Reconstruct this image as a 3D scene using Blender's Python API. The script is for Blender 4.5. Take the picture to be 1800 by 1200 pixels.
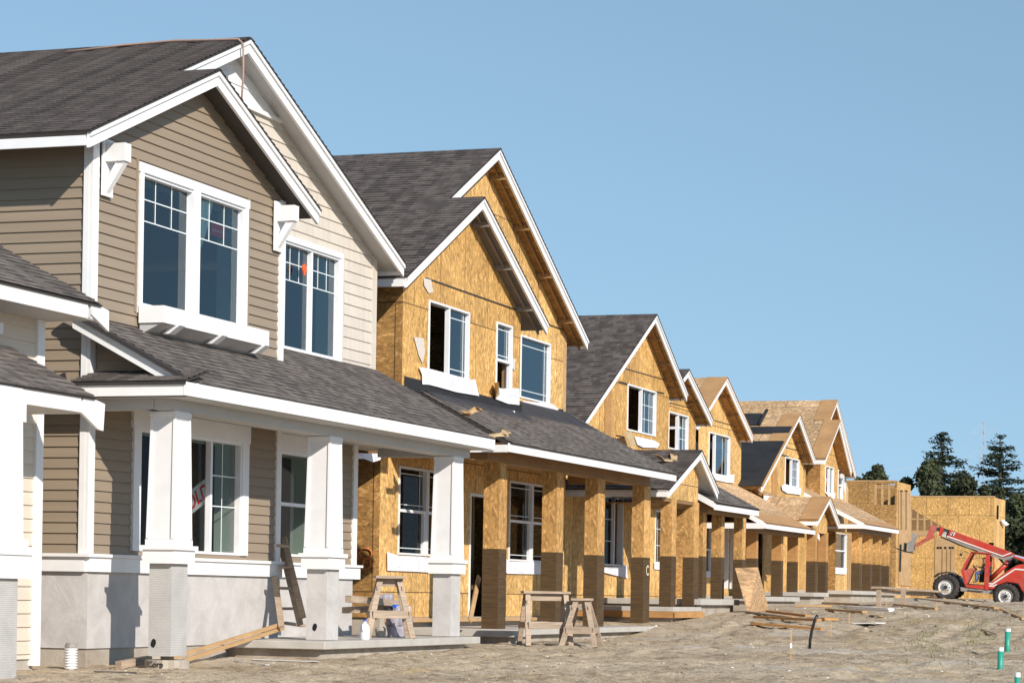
import bpy, bmesh, math, random
from math import sin, cos, atan, atan2, radians, sqrt, pi
from mathutils import Vector, Matrix, noise
random.seed(7)
S = bpy.context.scene
for o in list(bpy.data.objects): bpy.data.objects.remove(o)

# ---------------------------------------------------------------- camera
F, ROLL, XR, YR = 4400.0, 0.016, 2440.0, 1068.0       # measured on the 1800x1200 photograph
AL = atan((XR - 900) / F)                              # street runs along +Y, the camera looks AL left of it
PY0 = YR - ROLL * (XR - 900)
cam = bpy.data.cameras.new('camera'); co = bpy.data.objects.new('camera', cam); S.collection.objects.link(co)
cam.sensor_width = 36.0; cam.lens = 36.0 * F / 1800.0; cam.clip_start = 0.5; cam.clip_end = 6000
fw = Vector((-sin(AL), cos(AL), 0)); rt = Vector((cos(AL), sin(AL), 0)); up = Vector((0, 0, 1))
cr, sr = cos(ROLL), sin(ROLL)
# image x = xc*cr + yc*sr ; image y(up) = yc*cr - xc*sr
cxv = rt * cr + up * sr; cyv = up * cr - rt * sr
co.matrix_world = Matrix((( cxv.x, cyv.x, -fw.x, 0), (cxv.y, cyv.y, -fw.y, 0), (cxv.z, cyv.z, -fw.z, 0), (0, 0, 0, 1)))
cam.shift_x = 0; cam.shift_y = (PY0 - 600) / 1800.0
S.camera = co
S.render.resolution_x = 1024; S.render.resolution_y = 682

def ray(px, py):
    a = px - 900; b = py - PY0
    xc = a * cr + b * sr; yc = a * sr - b * cr
    return rt * (xc / F) + fw + up * (yc / F)
def ax(px, py, X):                                     # photo point on the plane x = X -> (y, z)
    d = ray(px, py); t = X / d.x
    return d.y * t, d.z * t
def ay(px, py, Y):
    d = ray(px, py); t = Y / d.y
    return d.x * t, d.z * t

# ---------------------------------------------------------------- light
SUN = Vector((1.0, -0.78, 0.64)).normalized()
EL = math.asin(SUN.z); AZ = atan2(SUN.x, SUN.y)
w = bpy.data.worlds.new('World'); S.world = w; w.use_nodes = True
nt = w.node_tree; bg = nt.nodes['Background']; sky = nt.nodes.new('ShaderNodeTexSky')
sky.sky_type = 'NISHITA'; sky.sun_disc = False; sky.sun_elevation = EL; sky.sun_rotation = AZ
sky.air_density = 1.0; sky.dust_density = 0.0; sky.ozone_density = 1.6; sky.altitude = 0
tc = nt.nodes.new('ShaderNodeTexCoord'); sx = nt.nodes.new('ShaderNodeSeparateXYZ'); cb = nt.nodes.new('ShaderNodeCombineXYZ'); ml = nt.nodes.new('ShaderNodeMath'); ml.operation = 'MULTIPLY_ADD'
nt.links.new(tc.outputs['Generated'], sx.inputs[0]); nt.links.new(sx.outputs[0], cb.inputs[0]); nt.links.new(sx.outputs[1], cb.inputs[1])
ml.inputs[1].default_value = 0.65; ml.inputs[2].default_value = 0.245; nt.links.new(sx.outputs[2], ml.inputs[0]); nt.links.new(ml.outputs[0], cb.inputs[2]); nt.links.new(cb.outputs[0], sky.inputs[0])
tn = nt.nodes.new('ShaderNodeMix'); tn.data_type = 'RGBA'; tn.blend_type = 'MULTIPLY'; tn.inputs[0].default_value = 1; tn.inputs[7].default_value = (1.14, 1.15, 1.0, 1)
nt.links.new(sky.outputs[0], tn.inputs[6]); nt.links.new(tn.outputs[2], bg.inputs[0]); bg.inputs[1].default_value = 0.15
sl = bpy.data.lights.new('sun', 'SUN'); sl.energy = 4.9; sl.angle = radians(0.5); sl.color = (1.0, 0.925, 0.825)
so = bpy.data.objects.new('sun', sl); S.collection.objects.link(so)
so.rotation_euler = SUN.to_track_quat('Z', 'Y').to_euler()
S.view_settings.view_transform = 'Standard'; S.view_settings.look = 'None'
S.view_settings.exposure = 0.13; S.view_settings.gamma = 1.0

# ---------------------------------------------------------------- materials
def mat(name, col=(.5, .5, .5), rough=.6, metal=0.0):
    m = bpy.data.materials.new(name); m.use_nodes = True
    b = m.node_tree.nodes['Principled BSDF']
    b.inputs['Base Color'].default_value = (*col, 1); b.inputs['Roughness'].default_value = rough; b.inputs['Metallic'].default_value = metal
    return m
class N:                                               # tiny node helper
    def __init__(s, m): s.t = m.node_tree; s.b = s.t.nodes.get('Principled BSDF')
    def n(s, k, **kw):
        x = s.t.nodes.new('ShaderNode' + k)
        for a, v in kw.items(): setattr(x, a, v)
        return x
    def l(s, a, b): s.t.links.new(a, b)
    def coord(s, uv=True, sc=(1, 1, 1), rot=(0, 0, 0)):
        c = s.n('TexCoord'); mp = s.n('Mapping'); mp.inputs['Scale'].default_value = sc; mp.inputs['Rotation'].default_value = rot
        s.l(c.outputs['UV' if uv else 'Object'], mp.inputs[0]); return mp.outputs[0]
    def noise(s, vec, scale, det=3, rough=.55, dist=0):
        x = s.n('TexNoise'); x.inputs['Scale'].default_value = scale; x.inputs['Detail'].default_value = det
        x.inputs['Roughness'].default_value = rough; x.inputs['Distortion'].default_value = dist
        s.l(vec, x.inputs['Vector']); return x
    def ramp(s, fac, stops, const=False):
        r = s.n('ValToRGB'); e = r.color_ramp.elements
        if const: r.color_ramp.interpolation = 'CONSTANT'
        while len(e) < len(stops): e.new(.5)
        for i, (p, c) in enumerate(stops):
            e[i].position = p; e[i].color = (*c, 1) if len(c) == 3 else c
        s.l(fac, r.inputs[0]); return r.outputs[0]
    def mix(s, a, b, fac, mode='MIX'):
        x = s.n('Mix', data_type='RGBA', blend_type=mode)
        for v, i in ((fac, 0), (a, 6), (b, 7)):
            if hasattr(v, 'links') or hasattr(v, 'is_linked'): s.l(v, x.inputs[i])
            elif isinstance(v, (int, float)): x.inputs[i].default_value = v
            else: x.inputs[i].default_value = (*v, 1)
        return x.outputs[2]
    def bump(s, h, dist=.01, strength=.5):
        b = s.n('Bump'); b.inputs['Distance'].default_value = dist; b.inputs['Strength'].default_value = strength
        s.l(h, b.inputs['Height']); s.l(b.outputs[0], s.b.inputs['Normal'])
    def col(s, c): s.l(c, s.b.inputs['Base Color'])

def noisy(name, col, amp=.12, scale=6, rough=.6, bump=0, bscale=60, uv=True, dirt=None, dscale=1.2):
    m = mat(name, col, rough); g = N(m); v = g.coord(uv)
    n = g.noise(v, scale, 4); lo = tuple(c * (1 - amp) for c in col); hi = tuple(min(1, c * (1 + amp)) for c in col)
    c = g.ramp(n.outputs[0], [(.3, lo), (.7, hi)])
    if dirt:
        d = g.noise(v, dscale, 5, .65); f = g.ramp(d.outputs[0], [(.5, (0, 0, 0)), (.75, (1, 1, 1))])
        c = g.mix(c, dirt, f)
    g.col(c)
    if bump:
        b = g.noise(v, bscale, 5); g.bump(b.outputs[0], bump, .6)
    return m

def osb(name, tint, seam=(1.22, 2.44), vert=True, flake=None, roof=False, seam_off=(0, 0)):
    """oriented strand board: overlapping strands of uneven colour, seams between panels"""
    m = mat(name, tint, .75); g = N(m)
    base = g.coord(True)
    cols = []
    for k, (rot, sc) in enumerate((((0, 0, .45), (30, 15, 1)), ((0, 0, -.8), (26, 13, 1)), ((0, 0, 1.35 if vert else .1), (20, 13, 1)))):
        mp = g.n('Mapping'); mp.inputs['Scale'].default_value = (sc if vert else (sc[1], sc[0], 1)); mp.inputs['Rotation'].default_value = rot
        wn = g.noise(base, 2.2, 2); ad = g.n('VectorMath', operation='ADD'); sc2 = g.n('VectorMath', operation='SCALE'); sc2.inputs['Scale'].default_value = .12
        g.l(wn.outputs['Color'], sc2.inputs[0]); g.l(base, ad.inputs[0]); g.l(sc2.outputs[0], ad.inputs[1]); g.l(ad.outputs[0], mp.inputs[0])
        vo = g.n('TexVoronoi'); vo.inputs['Scale'].default_value = 1.0; vo.inputs['Randomness'].default_value = 1; g.l(mp.outputs[0], vo.inputs['Vector'])
        se = g.n('SeparateColor'); g.l(vo.outputs['Color'], se.inputs[0]); cols.append((se.outputs[0], vo.outputs['Distance']))
    a = g.n('Math', operation='ADD'); g.l(cols[0][0], a.inputs[0]); g.l(cols[1][0], a.inputs[1])
    a2 = g.n('Math', operation='ADD'); g.l(a.outputs[0], a2.inputs[0]); g.l(cols[2][0], a2.inputs[1])
    dv = g.n('Math', operation='DIVIDE'); g.l(a2.outputs[0], dv.inputs[0]); dv.inputs[1].default_value = 3
    t = Vector(tint); fl = flake or tuple(min(1, x * 1.55 + .05) for x in tint)
    c = g.ramp(dv.outputs[0], [(.14, tuple(t * .55)), (.34, tuple(t * .86)), (.5, tuple(t)), (.66, tuple(t * 1.13)), (.84, fl)])
    big = g.noise(base, .9, 3); f = g.ramp(big.outputs[0], [(.35, (.84, .82, .78)), (.65, (1.1, 1.1, 1.1))])
    c = g.mix(c, f, 1.0, 'MULTIPLY')
    br = g.n('TexBrick', offset=.5); br.inputs['Scale'].default_value = 1; br.inputs['Mortar Size'].default_value = .009; br.inputs['Color1'].default_value = (.86, .85, .84, 1); br.inputs['Color2'].default_value = (1.1, 1.1, 1.1, 1); br.inputs['Mortar'].default_value = (1, 1, 1, 1)
    br.inputs['Brick Width'].default_value = seam[0]; br.inputs['Row Height'].default_value = seam[1]; br.inputs['Mortar Smooth'].default_value = 0
    mo = g.n('Mapping'); mo.inputs['Location'].default_value = (seam_off[0], seam_off[1], 0); g.l(base, mo.inputs[0]); g.l(mo.outputs[0], br.inputs['Vector'])
    c = g.mix(c, br.outputs['Color'], 1.0, 'MULTIPLY')
    c = g.mix(c, tuple(t * .2), br.outputs['Fac'])
    g.col(c); g.bump(dv.outputs[0], .004, .5)
    return m

def shingles(name, c1, c2, w=.21, h=.14):
    """laminated shingles: every row shifted at random, every tab its own tone"""
    m = mat(name, c1, .9); g = N(m); v = g.coord(True); sp = g.n('SeparateXYZ'); g.l(v, sp.inputs[0])
    def mth(op, a, b=None):
        x = g.n('Math', operation=op)
        for k, q in enumerate((a, b)):
            if q is None: continue
            if isinstance(q, (int, float)): x.inputs[k].default_value = q
            else: g.l(q, x.inputs[k])
        return x.outputs[0]
    row = mth('FLOOR', mth('DIVIDE', sp.outputs[1], h)); wn = g.n('TexWhiteNoise', noise_dimensions='1D'); g.l(row, wn.inputs['W'])
    tones = []
    for k, wd in enumerate((w, w * .57)):
        u = mth('ADD', mth('DIVIDE', sp.outputs[0], wd), mth('MULTIPLY', wn.outputs['Value'], 7.3 + 5 * k)); tab = mth('FLOOR', u)
        cb = g.n('CombineXYZ'); g.l(tab, cb.inputs[0]); g.l(row, cb.inputs[1]); cb.inputs[2].default_value = k * 3.7
        w2 = g.n('TexWhiteNoise', noise_dimensions='3D'); g.l(cb.outputs[0], w2.inputs['Vector']); tones.append((w2.outputs['Value'], mth('FRACT', u)))
    t = mth('ADD', mth('MULTIPLY', tones[0][0], .65), mth('MULTIPLY', tones[1][0], .35))
    c = g.ramp(t, [(.12, tuple(x * .62 for x in c1)), (.42, c1), (.66, c2), (.9, tuple(x * 1.25 for x in c2))])
    fv = mth('FRACT', mth('DIVIDE', sp.outputs[1], h)); c = g.mix(c, g.ramp(fv, [(.0, (.78, .78, .78)), (.25, (1, 1, 1))]), 1.0, 'MULTIPLY')
    c = g.mix(c, g.ramp(tones[0][1], [(.0, (.62, .62, .62)), (.05, (1, 1, 1))]), 1.0, 'MULTIPLY')
    n2 = g.noise(v, 90, 2); c = g.mix(c, g.ramp(n2.outputs[0], [(.3, (.75, .75, .75)), (.7, (1.2, 1.2, 1.2))]), 1.0, 'MULTIPLY')
    n3 = g.noise(v, .7, 3); c = g.mix(c, g.ramp(n3.outputs[0], [(.35, (.92, .92, .93)), (.7, (1.07, 1.06, 1.05))]), 1.0, 'MULTIPLY')
    g.col(c); g.bump(t, .008, .6); return m

def lumber(name, c, grain=.35, sc=(60, 3, 3), rough=.7):
    m = mat(name, c, rough); g = N(m); v = g.coord(True, (1, 1, 1))
    mp = g.n('Mapping'); mp.inputs['Scale'].default_value = (2, 34, 1); g.l(v, mp.inputs[0])
    n = g.noise(mp.outputs[0], 1.0, 4, .6, 1.2); t = Vector(c)
    cc = g.ramp(n.outputs[0], [(.3, tuple(t * (1 - grain))), (.55, tuple(t)), (.75, tuple(t * (1 + grain * .5)))])
    n2 = g.noise(v, 1.7, 3); f = g.ramp(n2.outputs[0], [(.3, (.82, .8, .78)), (.7, (1.08, 1.08, 1.08))]); cc = g.mix(cc, f, 1.0, 'MULTIPLY')
    g.col(cc); g.bump(n.outputs[0], .002, .5)
    return m

M = {}
M['trim'] = noisy('white_trim', (.80, .79, .79), .04, 3, .45)
M['trim_grey'] = noisy('primed_trim', (.74, .73, .74), .05, 3, .5)
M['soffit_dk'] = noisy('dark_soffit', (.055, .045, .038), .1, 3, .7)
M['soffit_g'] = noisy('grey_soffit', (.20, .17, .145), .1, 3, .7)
M['soffit'] = noisy('soffit_paint', (.50, .49, .48), .05, 3, .6)
def board_siding(name, c, seams=False):
    m = mat(name, c, .55); g = N(m); v = g.coord(True)
    t = Vector(c)
    mp = g.n('Mapping'); mp.inputs['Scale'].default_value = (.35, 7.0, 1) if not seams else (9, .6, 1); g.l(v, mp.inputs[0])
    n = g.noise(mp.outputs[0], 1.0, 4, .6)
    cc = g.ramp(n.outputs[0], [(.3, tuple(t * .93)), (.7, tuple(t * 1.06))])
    if seams:
        br = g.n('TexBrick', offset=.41, offset_frequency=2); br.inputs['Scale'].default_value = 1; br.inputs['Mortar Size'].default_value = .0025
        br.inputs['Brick Width'].default_value = .34; br.inputs['Row Height'].default_value = .175; br.inputs['Mortar Smooth'].default_value = .4
        br.inputs['Color1'].default_value = (.95, .95, .95, 1); br.inputs['Color2'].default_value = (1.03, 1.03, 1.03, 1); br.inputs['Mortar'].default_value = (.86, .85, .84, 1)
        g.l(v, br.inputs['Vector']); cc = g.mix(cc, br.outputs[0], 1.0, 'MULTIPLY')
    g.col(cc); return m
M['clap'] = board_siding('tan_clapboard', (.285, .223, .162))
M['cream'] = board_siding('cream_clapboard', (.64, .555, .455))
M['shake'] = board_siding('cream_shingle_siding', (.615, .55, .475), True)
M['stucco'] = noisy('stucco', (.56, .53, .515), .10, 2.4, .9, .02, 9)
def trowel(name, c, comb=False):
    m = mat(name, c, .92); g = N(m); v = g.coord(True); t = Vector(c)
    n = g.noise(v, 2.6, 7, .66, .5); cc = g.ramp(n.outputs[0], [(.3, tuple(t * .82)), (.55, tuple(t)), (.75, tuple(t * 1.1))]); g.col(cc)
    if comb:
        wv = g.n('TexWave', wave_type='BANDS', bands_direction='Y'); wv.inputs['Scale'].default_value = 15; wv.inputs['Distortion'].default_value = 5.5; wv.inputs['Detail'].default_value = 2; wv.inputs['Detail Scale'].default_value = 1.2
        g.l(v, wv.inputs['Vector']); mx = g.n('Math', operation='ADD'); g.l(wv.outputs[1], mx.inputs[0]); g.l(n.outputs[0], mx.inputs[1]); g.bump(mx.outputs[0], .004, .6)
        g.col(g.mix(cc, tuple(t * .88), g.ramp(wv.outputs[1], [(.0, (.55, .55, .55)), (.45, (0, 0, 0))])))
    else:
        g.bump(n.outputs[0], .03, .55)
    return m
M['stucco'] = trowel('grey_stucco', (.52, .495, .48))
M['comb'] = trowel('combed_scratch_coat', (.47, .455, .44), True)
M['concrete'] = noisy('concrete', (.40, .355, .30), .16, 2.5, .9, .01, 30, dirt=(.27, .21, .15), dscale=1.6)
M['slab'] = noisy('porch_concrete', (.46, .43, .39), .10, 3, .85, .006, 40)
M['shingle'] = shingles('asphalt_shingles', (.084, .067, .059), (.134, .110, .098))
M['shingle2'] = shingles('asphalt_shingles_near', (.115, .097, .087), (.175, .15, .135))
M['osb'] = osb('osb_wall', (.56, .325, .105))
M['osb_v'] = osb('osb_light', (.62, .38, .14), vert=True)
M['osb_dk'] = osb('osb_shaded', (.36, .195, .06), vert=False)  # darker copy of the wall board; shade of sides and undersides put into tint
M['osb_roof'] = osb('osb_roof_deck', (.52, .33, .175), seam=(2.44, 1.22), vert=False, flake=(.85, .68, .46))
M['osb_col'] = osb('osb_column', (.52, .295, .10), seam=(9, 9), seam_off=(4.3, 4.1))
M['osb_sheet'] = osb('osb_sheet', (.56, .36, .19), seam=(40, 40), vert=False, seam_off=(20.3, 20.1))
M['ply_strip'] = lumber('plywood_edge_strip', (.47, .265, .115), .15)
M['ply'] = lumber('treated_plywood', (.092, .052, .018), .55)
M['wood'] = lumber('new_lumber', (.52, .33, .16), .22)
M['wood_dk'] = lumber('rafter_lumber', (.30, .17, .07), .3)
M['wood_w'] = lumber('weathered_lumber', (.43, .33, .245), .35)
M['wood_o'] = lumber('orange_header', (.50, .26, .09), .25)
M['felt'] = noisy('roofing_felt', (.016, .016, .018), .35, 2, .8)
M['felt2'] = noisy('felt_apron', (.03, .03, .036), .3, 2, .75)
M['edge'] = mat('roof_edge', (.035, .03, .03), .9)
M['black'] = mat('void', (.006, .006, .007), .9)  # flat black stands for unlit rooms, holes and gaps; also seat and wheel
M['vinyl'] = noisy('window_vinyl', (.78, .78, .80), .03, 4, .4)
M['jamb'] = mat('interior_jamb', (.62, .72, .64), .7)
M['muntin'] = mat('muntin', (.70, .76, .78), .5)
def paper():
    m = mat('flashing_paper', (.74, .73, .77), .8); g = N(m); v = g.coord(True)
    wv = g.n('TexWave', wave_type='BANDS', bands_direction='Y'); wv.inputs['Scale'].default_value = 9; wv.inputs['Distortion'].default_value = .3; g.l(v, wv.inputs['Vector'])
    n = g.noise(v, 5.5, 2); a = g.ramp(wv.outputs[1], [(.80, (0, 0, 0)), (.86, (1, 1, 1))]); b = g.ramp(n.outputs[0], [(.56, (0, 0, 0)), (.60, (1, 1, 1))])
    f = g.mix(a, b, 1.0, 'MULTIPLY'); g.col(g.mix((.76, .75, .79), (.36, .38, .58), f)); return m
M['paper'] = paper(); M['remnant'] = noisy('wrap_residue', (.60, .54, .48), .1, 20, .9)
def glass(name, tint, body, k=.55, clear=.5, refl=(.72, .84, .92)):
    m = bpy.data.materials.new(name); m.use_nodes = True; t = m.node_tree; t.nodes.clear(); g = N(m)
    out = g.n('OutputMaterial'); tr = g.n('BsdfTransparent'); tr.inputs[0].default_value = (*tint, 1)
    df = g.n('BsdfDiffuse'); df.inputs[0].default_value = (*body, 1)
    gl = g.n('BsdfGlossy'); gl.inputs['Roughness'].default_value = .01; gl.inputs[0].default_value = (*refl, 1)
    fr = g.n('Fresnel'); fr.inputs[0].default_value = 1.5
    m1 = g.n('MixShader'); m1.inputs[0].default_value = 1 - clear; g.l(tr.outputs[0], m1.inputs[1]); g.l(df.outputs[0], m1.inputs[2])
    ma = g.n('Math', operation='MULTIPLY'); g.l(fr.outputs[0], ma.inputs[0]); ma.inputs[1].default_value = k * 2
    m2 = g.n('MixShader'); g.l(ma.outputs[0], m2.inputs[0]); g.l(m1.outputs[0], m2.inputs[1]); g.l(gl.outputs[0], m2.inputs[2]); g.l(m2.outputs[0], out.inputs[0])
    return m
M['glass'] = glass('window_glass', (.80, .90, .88), (.008, .02, .035), .78, .92)
M['glass_lo'] = glass('porch_glass', (.80, .84, .82), (.01, .012, .014), .30, .92, (.5, .5, .52))
M['red'] = noisy('red_paint', (.50, .045, .025), .12, 3, .4, dirt=(.33, .10, .06), dscale=1.5)
M['red_worn'] = noisy('worn_red_paint', (.48, .09, .06), .2, 6, .6, dirt=(.35, .2, .14), dscale=3)
M['tyre'] = noisy('tyre_rubber', (.030, .026, .024), .3, 8, .9, dirt=(.10, .075, .055), dscale=2)
M['rim'] = noisy('rim_paint', (.62, .60, .58), .1, 5, .5, dirt=(.25, .18, .13), dscale=2)
M['steel'] = mat('dark_steel', (.05, .045, .042), .5, .3)
M['steel_lt'] = noisy('dusty_steel', (.28, .25, .22), .2, 6, .6)
M['stripe'] = mat('white_stripe', (.72, .70, .66), .5)
M['skin'] = mat('skin', (.30, .16, .10), .6); M['hair'] = mat('hair', (.012, .01, .009), .7)
M['denim'] = noisy('denim', (.10, .17, .32), .2, 12, .85); M['shirt'] = noisy('grey_shirt', (.42, .42, .45), .1, 10, .85)
M['green'] = mat('green_pipe', (.025, .30, .215), .45); M['pvc'] = mat('pvc_white', (.78, .78, .78), .45)
M['hose'] = mat('black_poly_pipe', (.012, .012, .012), .4)
M['plastic'] = mat('milky_plastic', (.72, .75, .80), .35); M['blue'] = mat('blue_cap', (.03, .12, .6), .4)
M['rope'] = noisy('rope', (.36, .24, .19), .2, 40, .9)
M['sign_b'] = noisy('blue_white_label', (.45, .52, .70), .35, 9, .5); M['signred'] = mat('sign_red', (.75, .03, .03), .5); M['signwhite'] = mat('sign_white', (.8, .8, .78), .5)
M['curtain'] = mat('pale_cloth', (.78, .88, .80), .9)
M['spray'] = mat('orange_spray', (.75, .20, .05), .8)
M['chalk'] = mat('chalk', (.65, .52, .38), .8)
M['mud'] = noisy('bucket_mud', (.36, .33, .29), .1, 5, .9)
M['bag'] = noisy('plastic_wrapped_bag', (.36, .34, .40), .5, 9, .3)
M['cardboard'] = noisy('torn_paper', (.50, .36, .20), .15, 8, .8)

# ---------------------------------------------------------------- mesh building
WORG = {}
class MB:
    def __init__(s): s.v = []; s.f = []; s.m = []
    def face(s, pts, mi=0):
        i = len(s.v); s.v += [tuple(p) for p in pts]; s.f.append(tuple(range(i, i + len(pts)))); s.m.append(mi)
    def prism(s, pts, ext, mi=0, mcap=None):
        """polygon pts (3D) extruded by the vector ext, closed"""
        e = Vector(ext); a = [Vector(p) for p in pts]
        n = Vector((0, 0, 0))
        for k in range(len(a)): n += a[k].cross(a[(k + 1) % len(a)])
        if n.dot(e) > 0: a.reverse()
        b = [p + e for p in a]; i = len(s.v); k = len(a)
        s.v += [tuple(p) for p in a + b]
        s.f.append(tuple(range(i, i + k))); s.m.append(mi if mcap is None else mcap)
        s.f.append(tuple(range(i + 2 * k - 1, i + k - 1, -1))); s.m.append(mi)
        for j in range(k):
            q = (j + 1) % k; s.f.append((i + q, i + j, i + k + j, i + k + q)); s.m.append(mi)
    def box(s, x0, x1, y0, y1, z0, z1, mi=0):
        if x1 < x0: x0, x1 = x1, x0
        if y1 < y0: y0, y1 = y1, y0
        if z1 < z0: z0, z1 = z1, z0
        s.prism([(x0, y0, z0), (x1, y0, z0), (x1, y1, z0), (x0, y1, z0)], (0, 0, z1 - z0), mi)
    def taper(s, x0, x1, y0, y1, z0, X0, X1, Y0, Y1, z1, mi=0):
        a = [(x0, y0, z0), (x1, y0, z0), (x1, y1, z0), (x0, y1, z0)]; b = [(X0, Y0, z1), (X1, Y0, z1), (X1, Y1, z1), (X0, Y1, z1)]
        s.face(a[::-1], mi); s.face(b, mi)
        for k in range(4): q = (k + 1) % 4; s.face([a[k], a[q], b[q], b[k]], mi)
    def bar(s, p, q, w, h, mi=0, upv=(0, 0, 1)):
        """rectangular bar from p to q, width w sideways, height h along up"""
        p = Vector(p); q = Vector(q); d = (q - p).normalized(); u = Vector(upv)
        sd = d.cross(u)
        if sd.length < 1e-4: sd = d.cross(Vector((1, 0, 0)))
        sd.normalize(); u = sd.cross(d).normalized()
        a = [p + sd * (w / 2) * i + u * (h / 2) * j for i, j in ((-1, -1), (1, -1), (1, 1), (-1, 1))]
        s.prism(a, q - p, mi)
    def tube(s, pts, r, n=10, mi=0, cap=True):
        pts = [Vector(p) for p in pts]; rings = []
        rs = r if isinstance(r, (list, tuple)) else [r] * len(pts)
        u = None
        for i, p in enumerate(pts):
            d = (pts[min(i + 1, len(pts) - 1)] - pts[max(i - 1, 0)])
            d = d.normalized() if d.length > 1e-6 else Vector((0, 0, 1))
            if u is None: u = d.orthogonal().normalized()
            u = (u - d * u.dot(d)).normalized(); w2 = d.cross(u)
            i0 = len(s.v); rings.append(i0)
            for k in range(n):
                a = 2 * pi * k / n; s.v.append(tuple(p + u * cos(a) * rs[i] + w2 * sin(a) * rs[i]))
        for i in range(len(pts) - 1):
            for k in range(n):
                q = (k + 1) % n; s.f.append((rings[i] + k, rings[i] + q, rings[i + 1] + q, rings[i + 1] + k)); s.m.append(mi)
        if cap:
            s.f.append(tuple(rings[0] + k for k in range(n - 1, -1, -1))); s.m.append(mi)
            s.f.append(tuple(rings[-1] + k for k in range(n))); s.m.append(mi)
    def build(s, name, mats, parent=None, smooth=False, bevel=0, tagv=None, origin=None):
        me = bpy.data.meshes.new(name)
        if not isinstance(mats, (list, tuple)): mats = [mats]
        vs = [Vector(v) for v in s.v]
        if origin is not None: c = Vector(origin)
        elif vs:
            lo = Vector([min(v[k] for v in vs) for k in range(3)]); hi = Vector([max(v[k] for v in vs) for k in range(3)])
            c = Vector(((lo.x + hi.x) / 2, (lo.y + hi.y) / 2, lo.z))
        else: c = Vector()
        me.from_pydata([tuple(v - c) for v in vs], [], s.f)
        for x in mats: me.materials.append(x)
        me.polygons.foreach_set('material_index', s.m)
        uv = me.uv_layers.new(name='UVMap')
        for p in me.polygons:
            n = p.normal; h = Vector((0, 0, 1)).cross(n)
            h = Vector((1, 0, 0)) if h.length < 1e-3 else h.normalized()
            t = n.cross(h)
            for li in p.loop_indices:
                q = vs[me.loops[li].vertex_index]; uv.data[li].uv = (q.dot(h), q.dot(t))
            p.use_smooth = smooth
        o = bpy.data.objects.new(name, me); S.collection.objects.link(o)
        attach(o, c, parent)
        if bevel:
            b = o.modifiers.new('b', 'BEVEL'); b.width = bevel; b.segments = 2; b.limit_method = 'ANGLE'; b.angle_limit = radians(40)
        return o
def attach(o, c, parent):
    c = Vector(c); WORG[o.name] = c
    if parent is not None: o.parent = parent; o.location = c - WORG[parent.name]
    else: o.location = c
def thing(name, label, cat, loc, group=None):
    o = bpy.data.objects.new(name, None); S.collection.objects.link(o); o.empty_display_size = .3
    o.location = loc; WORG[o.name] = Vector(loc); o['label'] = label; o['category'] = cat
    if group: o['group'] = group
    return o
def tag(o, label, cat, group=None):
    o['label'] = label; o['category'] = cat
    if group: o['group'] = group
    return o

def clip(poly, axis, val, keep_less):
    out = []; n = len(poly)
    for i in range(n):
        a, b = poly[i], poly[(i + 1) % n]
        ia = (a[axis] <= val) if keep_less else (a[axis] >= val); ib = (b[axis] <= val) if keep_less else (b[axis] >= val)
        if ia: out.append(a)
        if ia != ib:
            t = (val - a[axis]) / (b[axis] - a[axis]); p = [a[0] + (b[0] - a[0]) * t, a[1] + (b[1] - a[1]) * t]; p[axis] = val; out.append(tuple(p))
    return out
def lap(mb, n, d, polys, holes=(), expo=None, t=.012, off=0.0, mi=0, jig=0):
    """courses of boards/shingles on the plane with normal n at distance d; polys/holes in the plane's (u, v) metres"""
    n = Vector(n).normalized(); h = Vector((0, 0, 1)).cross(n)
    h = Vector((1, 0, 0)) if h.length < 1e-3 else h.normalized(); s = n.cross(h)
    P = lambda u, v, o: h * u + s * v + n * (d + off + o)
    for poly in polys:
        v0 = min(p[1] for p in poly); v1 = max(p[1] for p in poly)
        cuts = {v0, v1}
        if expo:
            k = math.floor(v0 / expo)
            while k * expo < v1:
                if k * expo > v0: cuts.add(k * expo)
                k += 1
        for ho in holes:
            for z in ho[2:4]:
                if v0 < z < v1: cuts.add(z)
        cuts = sorted(cuts)
        for a, b in zip(cuts[:-1], cuts[1:]):
            if b - a < 1e-5: continue
            mid = (a + b) / 2; st = clip(clip(poly, 1, a, False), 1, b, True)
            if len(st) < 3: continue
            u0 = min(p[0] for p in st); u1 = max(p[0] for p in st)
            hs = sorted([ho for ho in holes if ho[2] < mid < ho[3]])
            segs = []; cu = u0 - 1
            for ho in hs: segs.append((cu, ho[0])); cu = ho[1]
            segs.append((cu, u1 + 1))
            if expo: kb = math.floor(mid / expo) * expo; g = lambda v: t * (1 - (v - kb) / expo)
            else: g = lambda v: 0
            for (sa, sb) in segs:
                if sb <= sa: continue
                c = clip(clip(st, 0, sa, False), 0, sb, True)
                if len(c) < 3: continue
                mb.face([P(u, v, g(v)) for u, v in c], mi)
                if expo and abs(a - kb) < 1e-4:      # the lip under the board
                    lo = [p for p in c if abs(p[1] - a) < 1e-6]
                    if len(lo) >= 2:
                        ua = min(p[0] for p in lo); ub = max(p[0] for p in lo)
                        mb.face([P(ua, a, -.004), P(ub, a, -.004), P(ub, a, t), P(ua, a, t)], mi)
def wallX(mb, X, poly, **k): lap(mb, (1, 0, 0), X, [poly], **k)           # faces +x: u = y, v = z
def wallY(mb, Y, poly, **k): lap(mb, (0, -1, 0), -Y, [poly], **k)         # faces -y: u = x, v = z

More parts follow.
